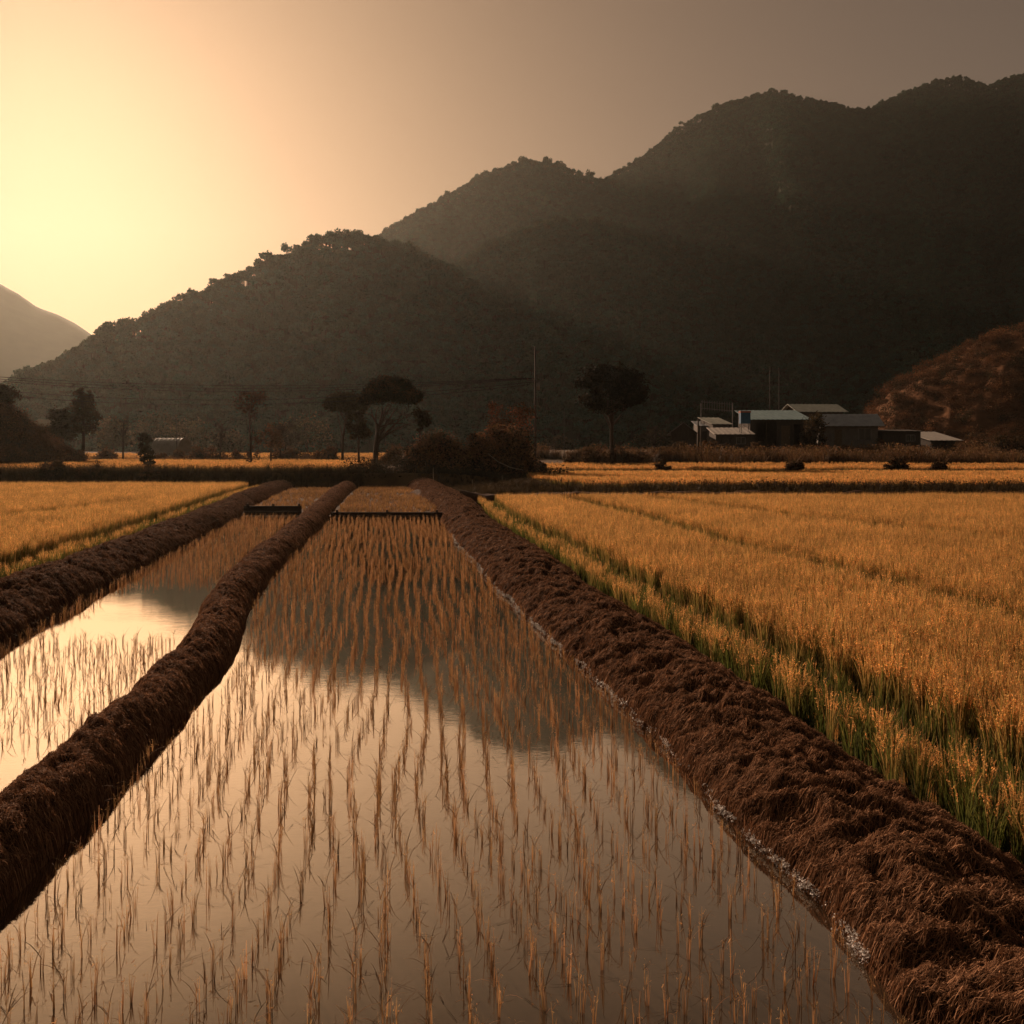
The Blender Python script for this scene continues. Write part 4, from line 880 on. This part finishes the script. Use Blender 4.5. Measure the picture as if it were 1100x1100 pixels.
def door(o, h, mat=None):
    d = MB(); d.box(h[0]+.04, h[1]-.04, .05, .11, h[2], h[3]-.05)
    n = max(2, int((h[1]-h[0])/.25))
    for q in range(n): a = h[0]+.05+(h[1]-h[0]-.1)*q/n; d.box(a, a+(h[1]-h[0]-.1)/n-.03, .03, .05, h[2]+.05, h[3]-.1)
    dd = d.build('door', mat or m_door, o); MB().tube([(h[1]-.16, .0, (h[2]+h[3])/2-.1), (h[1]-.16, -.01, (h[2]+h[3])/2+.1)], .025, 6).build('handle', m_metal, dd)
def window(o, h):
    f = MB(); w = .07
    for a, b, c, d in ((h[0], h[1], h[2], h[2]+w), (h[0], h[1], h[3]-w, h[3]), (h[0], h[0]+w, h[2]+w, h[3]-w), (h[1]-w, h[1], h[2]+w, h[3]-w), ((h[0]+h[1])/2-.03, (h[0]+h[1])/2+.03, h[2]+w, h[3]-w)): f.box(a, b, -.03, .08, c, d)
    fr = f.build('window', m_metal, o); MB().box(h[0]+w, h[1]-w, .085, .1, h[2]+w, h[3]-w).build('pane', m_glass, fr); MB().box(h[0]-.06, h[1]+.06, -.1, .0, h[2]-.07, h[2]-.003).build('sill', m_conc, fr)
def post(o, x, y, h, r=.07): MB().tube([(x, y, -.2), (x, y, h)], r, 6).build('post', m_wood, o, True)

o, hs = building('farm_barn', 'long dark open fronted barn under a teal sheet roof', 806, 868, 439, 450, 482, 150, 8, m_teal, m_wall, [(812, 834, 454, 483), (839, 849, 457, 483), (853, 863, 456, 483)], 'mono', .6, 'barn')
door(o, hs[1]); post(o, (hs[0][0]+hs[0][1])/2, -.05, hs[0][3]); 
o, hs = building('farmhouse', 'grey gabled farmhouse with a low grey roof right of the barn', 888, 942, 444, 455, 480, 148, 7, m_groof, m_wallg, [(897, 905, 461, 481), (922, 935, 460, 473)], 'gable', .9, 'house', rz=R(-7))
door(o, hs[0]); window(o, hs[1])
o, hs = building('back_house', 'house behind with a pale green roof showing over the barn', 858, 906, 433, 441, 478, 168, 8, m_proof, m_wall, [(885, 893, 447, 458)], 'gable', .8, 'house', rz=R(4))
window(o, hs[0])
o, hs = building('flat_shed', 'low dark shed with a thin flat roof right of the farmhouse', 948, 989, 461, 463, 481, 149, 5, m_droof, m_wall, [(955, 966, 467, 482), (973, 983, 467, 474)], 'mono', .5, 'shed')
door(o, hs[0], m_wall); window(o, hs[1])
o, hs = building('white_roof_shed', 'small shed with a bright white sloping roof at the right', 999, 1028, 464, 472, 484, 156, 6, m_wroof, m_wall, [(1008, 1016, 475, 485)], 'mono', .9, 'shed', rz=R(10)); door(o, hs[0], m_wall)
o, hs = building('gabled_hut', 'small dark gabled hut at the left end of the farm', 721, 747, 454, 464, 481, 152, 6, m_droof, m_wall, [(728, 736, 468, 482)], 'gable', .7, 'hut', ridge='y', rz=R(-14)); door(o, hs[0], m_wall)
o, hs = building('pale_shed', 'pale sheet roofed shed left of the barn', 765, 784, 448, 455, 476, 158, 5, m_proof, m_wallg, [(770, 777, 461, 470)], 'mono', .5, 'shed', rz=R(12)); window(o, hs[0])
o, hs = building('lean_to_shed', 'low lean to shed with a grey roof beside the gabled hut', 750, 764, 452, 457, 478, 160, 4, m_groof, m_wallg, [(754, 760, 463, 479)], 'mono', .4, 'shed'); door(o, hs[0], m_wall)
o, hs = building('low_store', 'long low store with a pale grey roof in front of the pale shed', 769, 808, 459, 466, 482, 146, 5, m_wroof, m_wall, [(775, 785, 470, 483), (791, 801, 470, 477)], 'mono', .4, 'shed'); door(o, hs[0], m_wall); window(o, hs[1])
o, hs = building('shed', 'small shed with a bright pale roof behind the left mound', 33, 56, 450, 457, 472, 122, 5, m_matt, m_wallg, [(40, 47, 461, 468)], 'mono', .5, 'shed', rz=R(12)); window(o, hs[0])
# greenhouse in the haze at the left
Yg = 165; x0, x1 = at(162, Yg)[0], at(190, Yg)[0]; gh = thing('greenhouse', ((x0+x1)/2, Yg, float(gz(x0, Yg))), 'pale arched greenhouse in the haze behind the far left strip', 'greenhouse'); L = (x1-x0)/2; H = zof(470, Yg)-float(gz(x0, Yg))
th_ = np.linspace(0, math.pi, 18); mb = MB(); mb.grid(np.stack([np.stack([-L+0*th_+2*L*q, 4-4*np.cos(th_), H*np.sin(th_)**.7], 1) for q in np.linspace(0, 1, 12)], 1)); mb.build('cover', solid('greenhouse_film', (.2, .2, .18), (.3, .3, .27), 1, .95, spec=.03), gh, True)
for q in np.linspace(0, 1, 7): MB().tube(np.stack([-L+0*th_+2*L*q, 4-4.04*np.cos(th_), 1.01*H*np.sin(th_)**.7], 1), .04, 5, False).build('hoop', m_metal, gh)
MB().box(-.8, .8, -.06, .05, 0, 1.7).build('door', m_metal, gh)
# blue water tank with a red cap, standing at the barn's left end on a stand
b = at(800, 147, float(gz(at(800, 147)[0], 147))); tk = thing('water_tank', b, 'blue tank with a red lid on a stand at the left end of the barn', 'tank'); zt = zof(455, 147)-b[2]; zt2 = zof(443.5, 147)-b[2]
MB().box(-.8, .8, -.6, .6, zt, zt2).build('tank_body', m_blue, tk); MB().box(-.86, .86, -.66, .66, zt2+.003, zt2+.28).build('lid', m_red, tk)
for sx in (-.7, .7):
    for sy in (-.5, .5): MB().tube([(sx, sy, -.1), (sx, sy, zt-.003)], .07, 6).build('leg', m_metal, tk)
# drying rack of poles above the sheds
Yr = 162; b = at(770, Yr, float(gz(at(770, Yr)[0], Yr))); rk = thing('drying_rack', b, 'tall drying rack of grey bars showing above the pale sheds', 'rack'); k = Yr/F; zt = zof(433, Yr)-b[2]; zl = zof(440, Yr)-b[2]
for q in (-17, 17): MB().tube([(q*k, 0, -.1), (q*k, 0, zt)], .07, 6).build('post', m_metal, rk)
for zz in (zt, zl): MB().tube([(-17*k, -.1, zz+.25), (17*k, -.1, zz-.25)], .05, 6).build('rail', m_metal, rk)
mb = MB()
for q in np.linspace(-16, 16, 13): mb.tube([(q*k, -.18, zt+.35-q*.012), (q*k, -.18, zl-.3-q*.012)], .045, 5)
mb.build('slats', m_metal, rk)
bush('climbing_shrub', 'tall dark shrub climbing between the barn and the farmhouse', 874, 482, 145, [(0, 0, 18, 11, 10, 18, 70), (4, 0, 30, 8, 8, 9, 24), (-8, 0, 12, 8, 8, 10, 20)], 2.6, (.028, .028, .014), 720, cat='shrub', alt=(.10, .07, .035))

# ------------------------------------------------------------------ camera, sun, sky, air
cam = bpy.data.cameras.new('camera'); co = bpy.data.objects.new('camera', cam); COL.objects.link(co); SC.camera = co
co.location = (0, 0, CH); co.rotation_euler = (R(90), 0, 0)
cam.sensor_fit = 'HORIZONTAL'; cam.sensor_width = 36; cam.lens = 36*F/1100; cam.shift_y = -(550-HZ)/1100
cam.clip_start = .1; cam.clip_end = 20000
AZ = math.atan2(50-550, F); EL = math.atan2(HZ-95, math.hypot(F, 500))
sd = Vector((math.sin(AZ)*math.cos(EL), math.cos(AZ)*math.cos(EL), math.sin(EL)))
su = bpy.data.lights.new('sun', 'SUN'); so = bpy.data.objects.new('sun', su); COL.objects.link(so)
su.energy = 5.0; su.angle = R(.5); su.color = (1.0, .655, .45); so.rotation_euler = (-sd).to_track_quat('-Z', 'Y').to_euler(); so.location = (-40, 60, 60)
w = bpy.data.worlds.new('World'); SC.world = w; w.use_nodes = True; nt = w.node_tree; nt.nodes.clear()
sk = N(nt, 'ShaderNodeTexSky', sky_type='NISHITA'); sk.sun_disc = False; sk.sun_elevation = EL; sk.sun_rotation = AZ
sk.dust_density = 4.0; sk.air_density = 1.0; sk.ozone_density = 1.0
bg = N(nt, 'ShaderNodeBackground'); bg.inputs[1].default_value = .1
gm = N(nt, 'ShaderNodeGamma'); gm.inputs[1].default_value = .55; nt.links.new(sk.outputs[0], gm.inputs[0])   # the soft, compressed range of a hazy sky
tc = N(nt, 'ShaderNodeTexCoord'); sx = N(nt, 'ShaderNodeSeparateXYZ'); nt.links.new(tc.outputs['Generated'], sx.inputs[0])
sb = N(nt, 'ShaderNodeMath', operation='SUBTRACT'); sb.inputs[0].default_value = .3; nt.links.new(sx.outputs[2], sb.inputs[1])
ex = N(nt, 'ShaderNodeMath', operation='EXPONENT'); nt.links.new(sb.outputs[0], ex.inputs[0])      # thinner, darker air overhead
cbw = N(nt, 'ShaderNodeCombineColor')
for k in range(3): nt.links.new(ex.outputs[0], cbw.inputs[k])
nt.links.new(mixc(nt, 1.0, mixc(nt, 1.0, gm.outputs[0], cbw.outputs[0], 'MULTIPLY'), (.86, .545, .352), 'MULTIPLY'), bg.inputs[0])
wo = N(nt, 'ShaderNodeOutputWorld'); nt.links.new(bg.outputs[0], wo.inputs[0])
# the valley's warm haze: one box of even air
mh, nt, out = newmat('haze_air'); pv = N(nt, 'ShaderNodeVolumePrincipled'); pv.inputs['Density'].default_value = .00006
pv.inputs['Color'].default_value = (.95, 1, .88, 1); pv.inputs['Anisotropy'].default_value = .66; nt.links.new(pv.outputs[0], out.inputs['Volume'])
o = MB().box(-2600, 2600, -120, 2450, -12, 620).build('haze', mh); tag(o, 'thin warm haze filling the valley air', 'haze', kind='stuff')
mh.cycles.homogeneous_volume = True
vs = SC.view_settings; vs.view_transform = 'Standard'; vs.look = 'None'; vs.exposure = 0.0; vs.gamma = 1; vs.use_curve_mapping = False
cy = SC.cycles; cy.max_bounces = 6; cy.diffuse_bounces = 2; cy.glossy_bounces = 3; cy.transmission_bounces = 3; cy.volume_bounces = 0; cy.transparent_max_bounces = 8
cy.use_denoising = True; cy.sample_clamp_indirect = 6; cy.caustics_reflective = False; cy.caustics_refractive = False
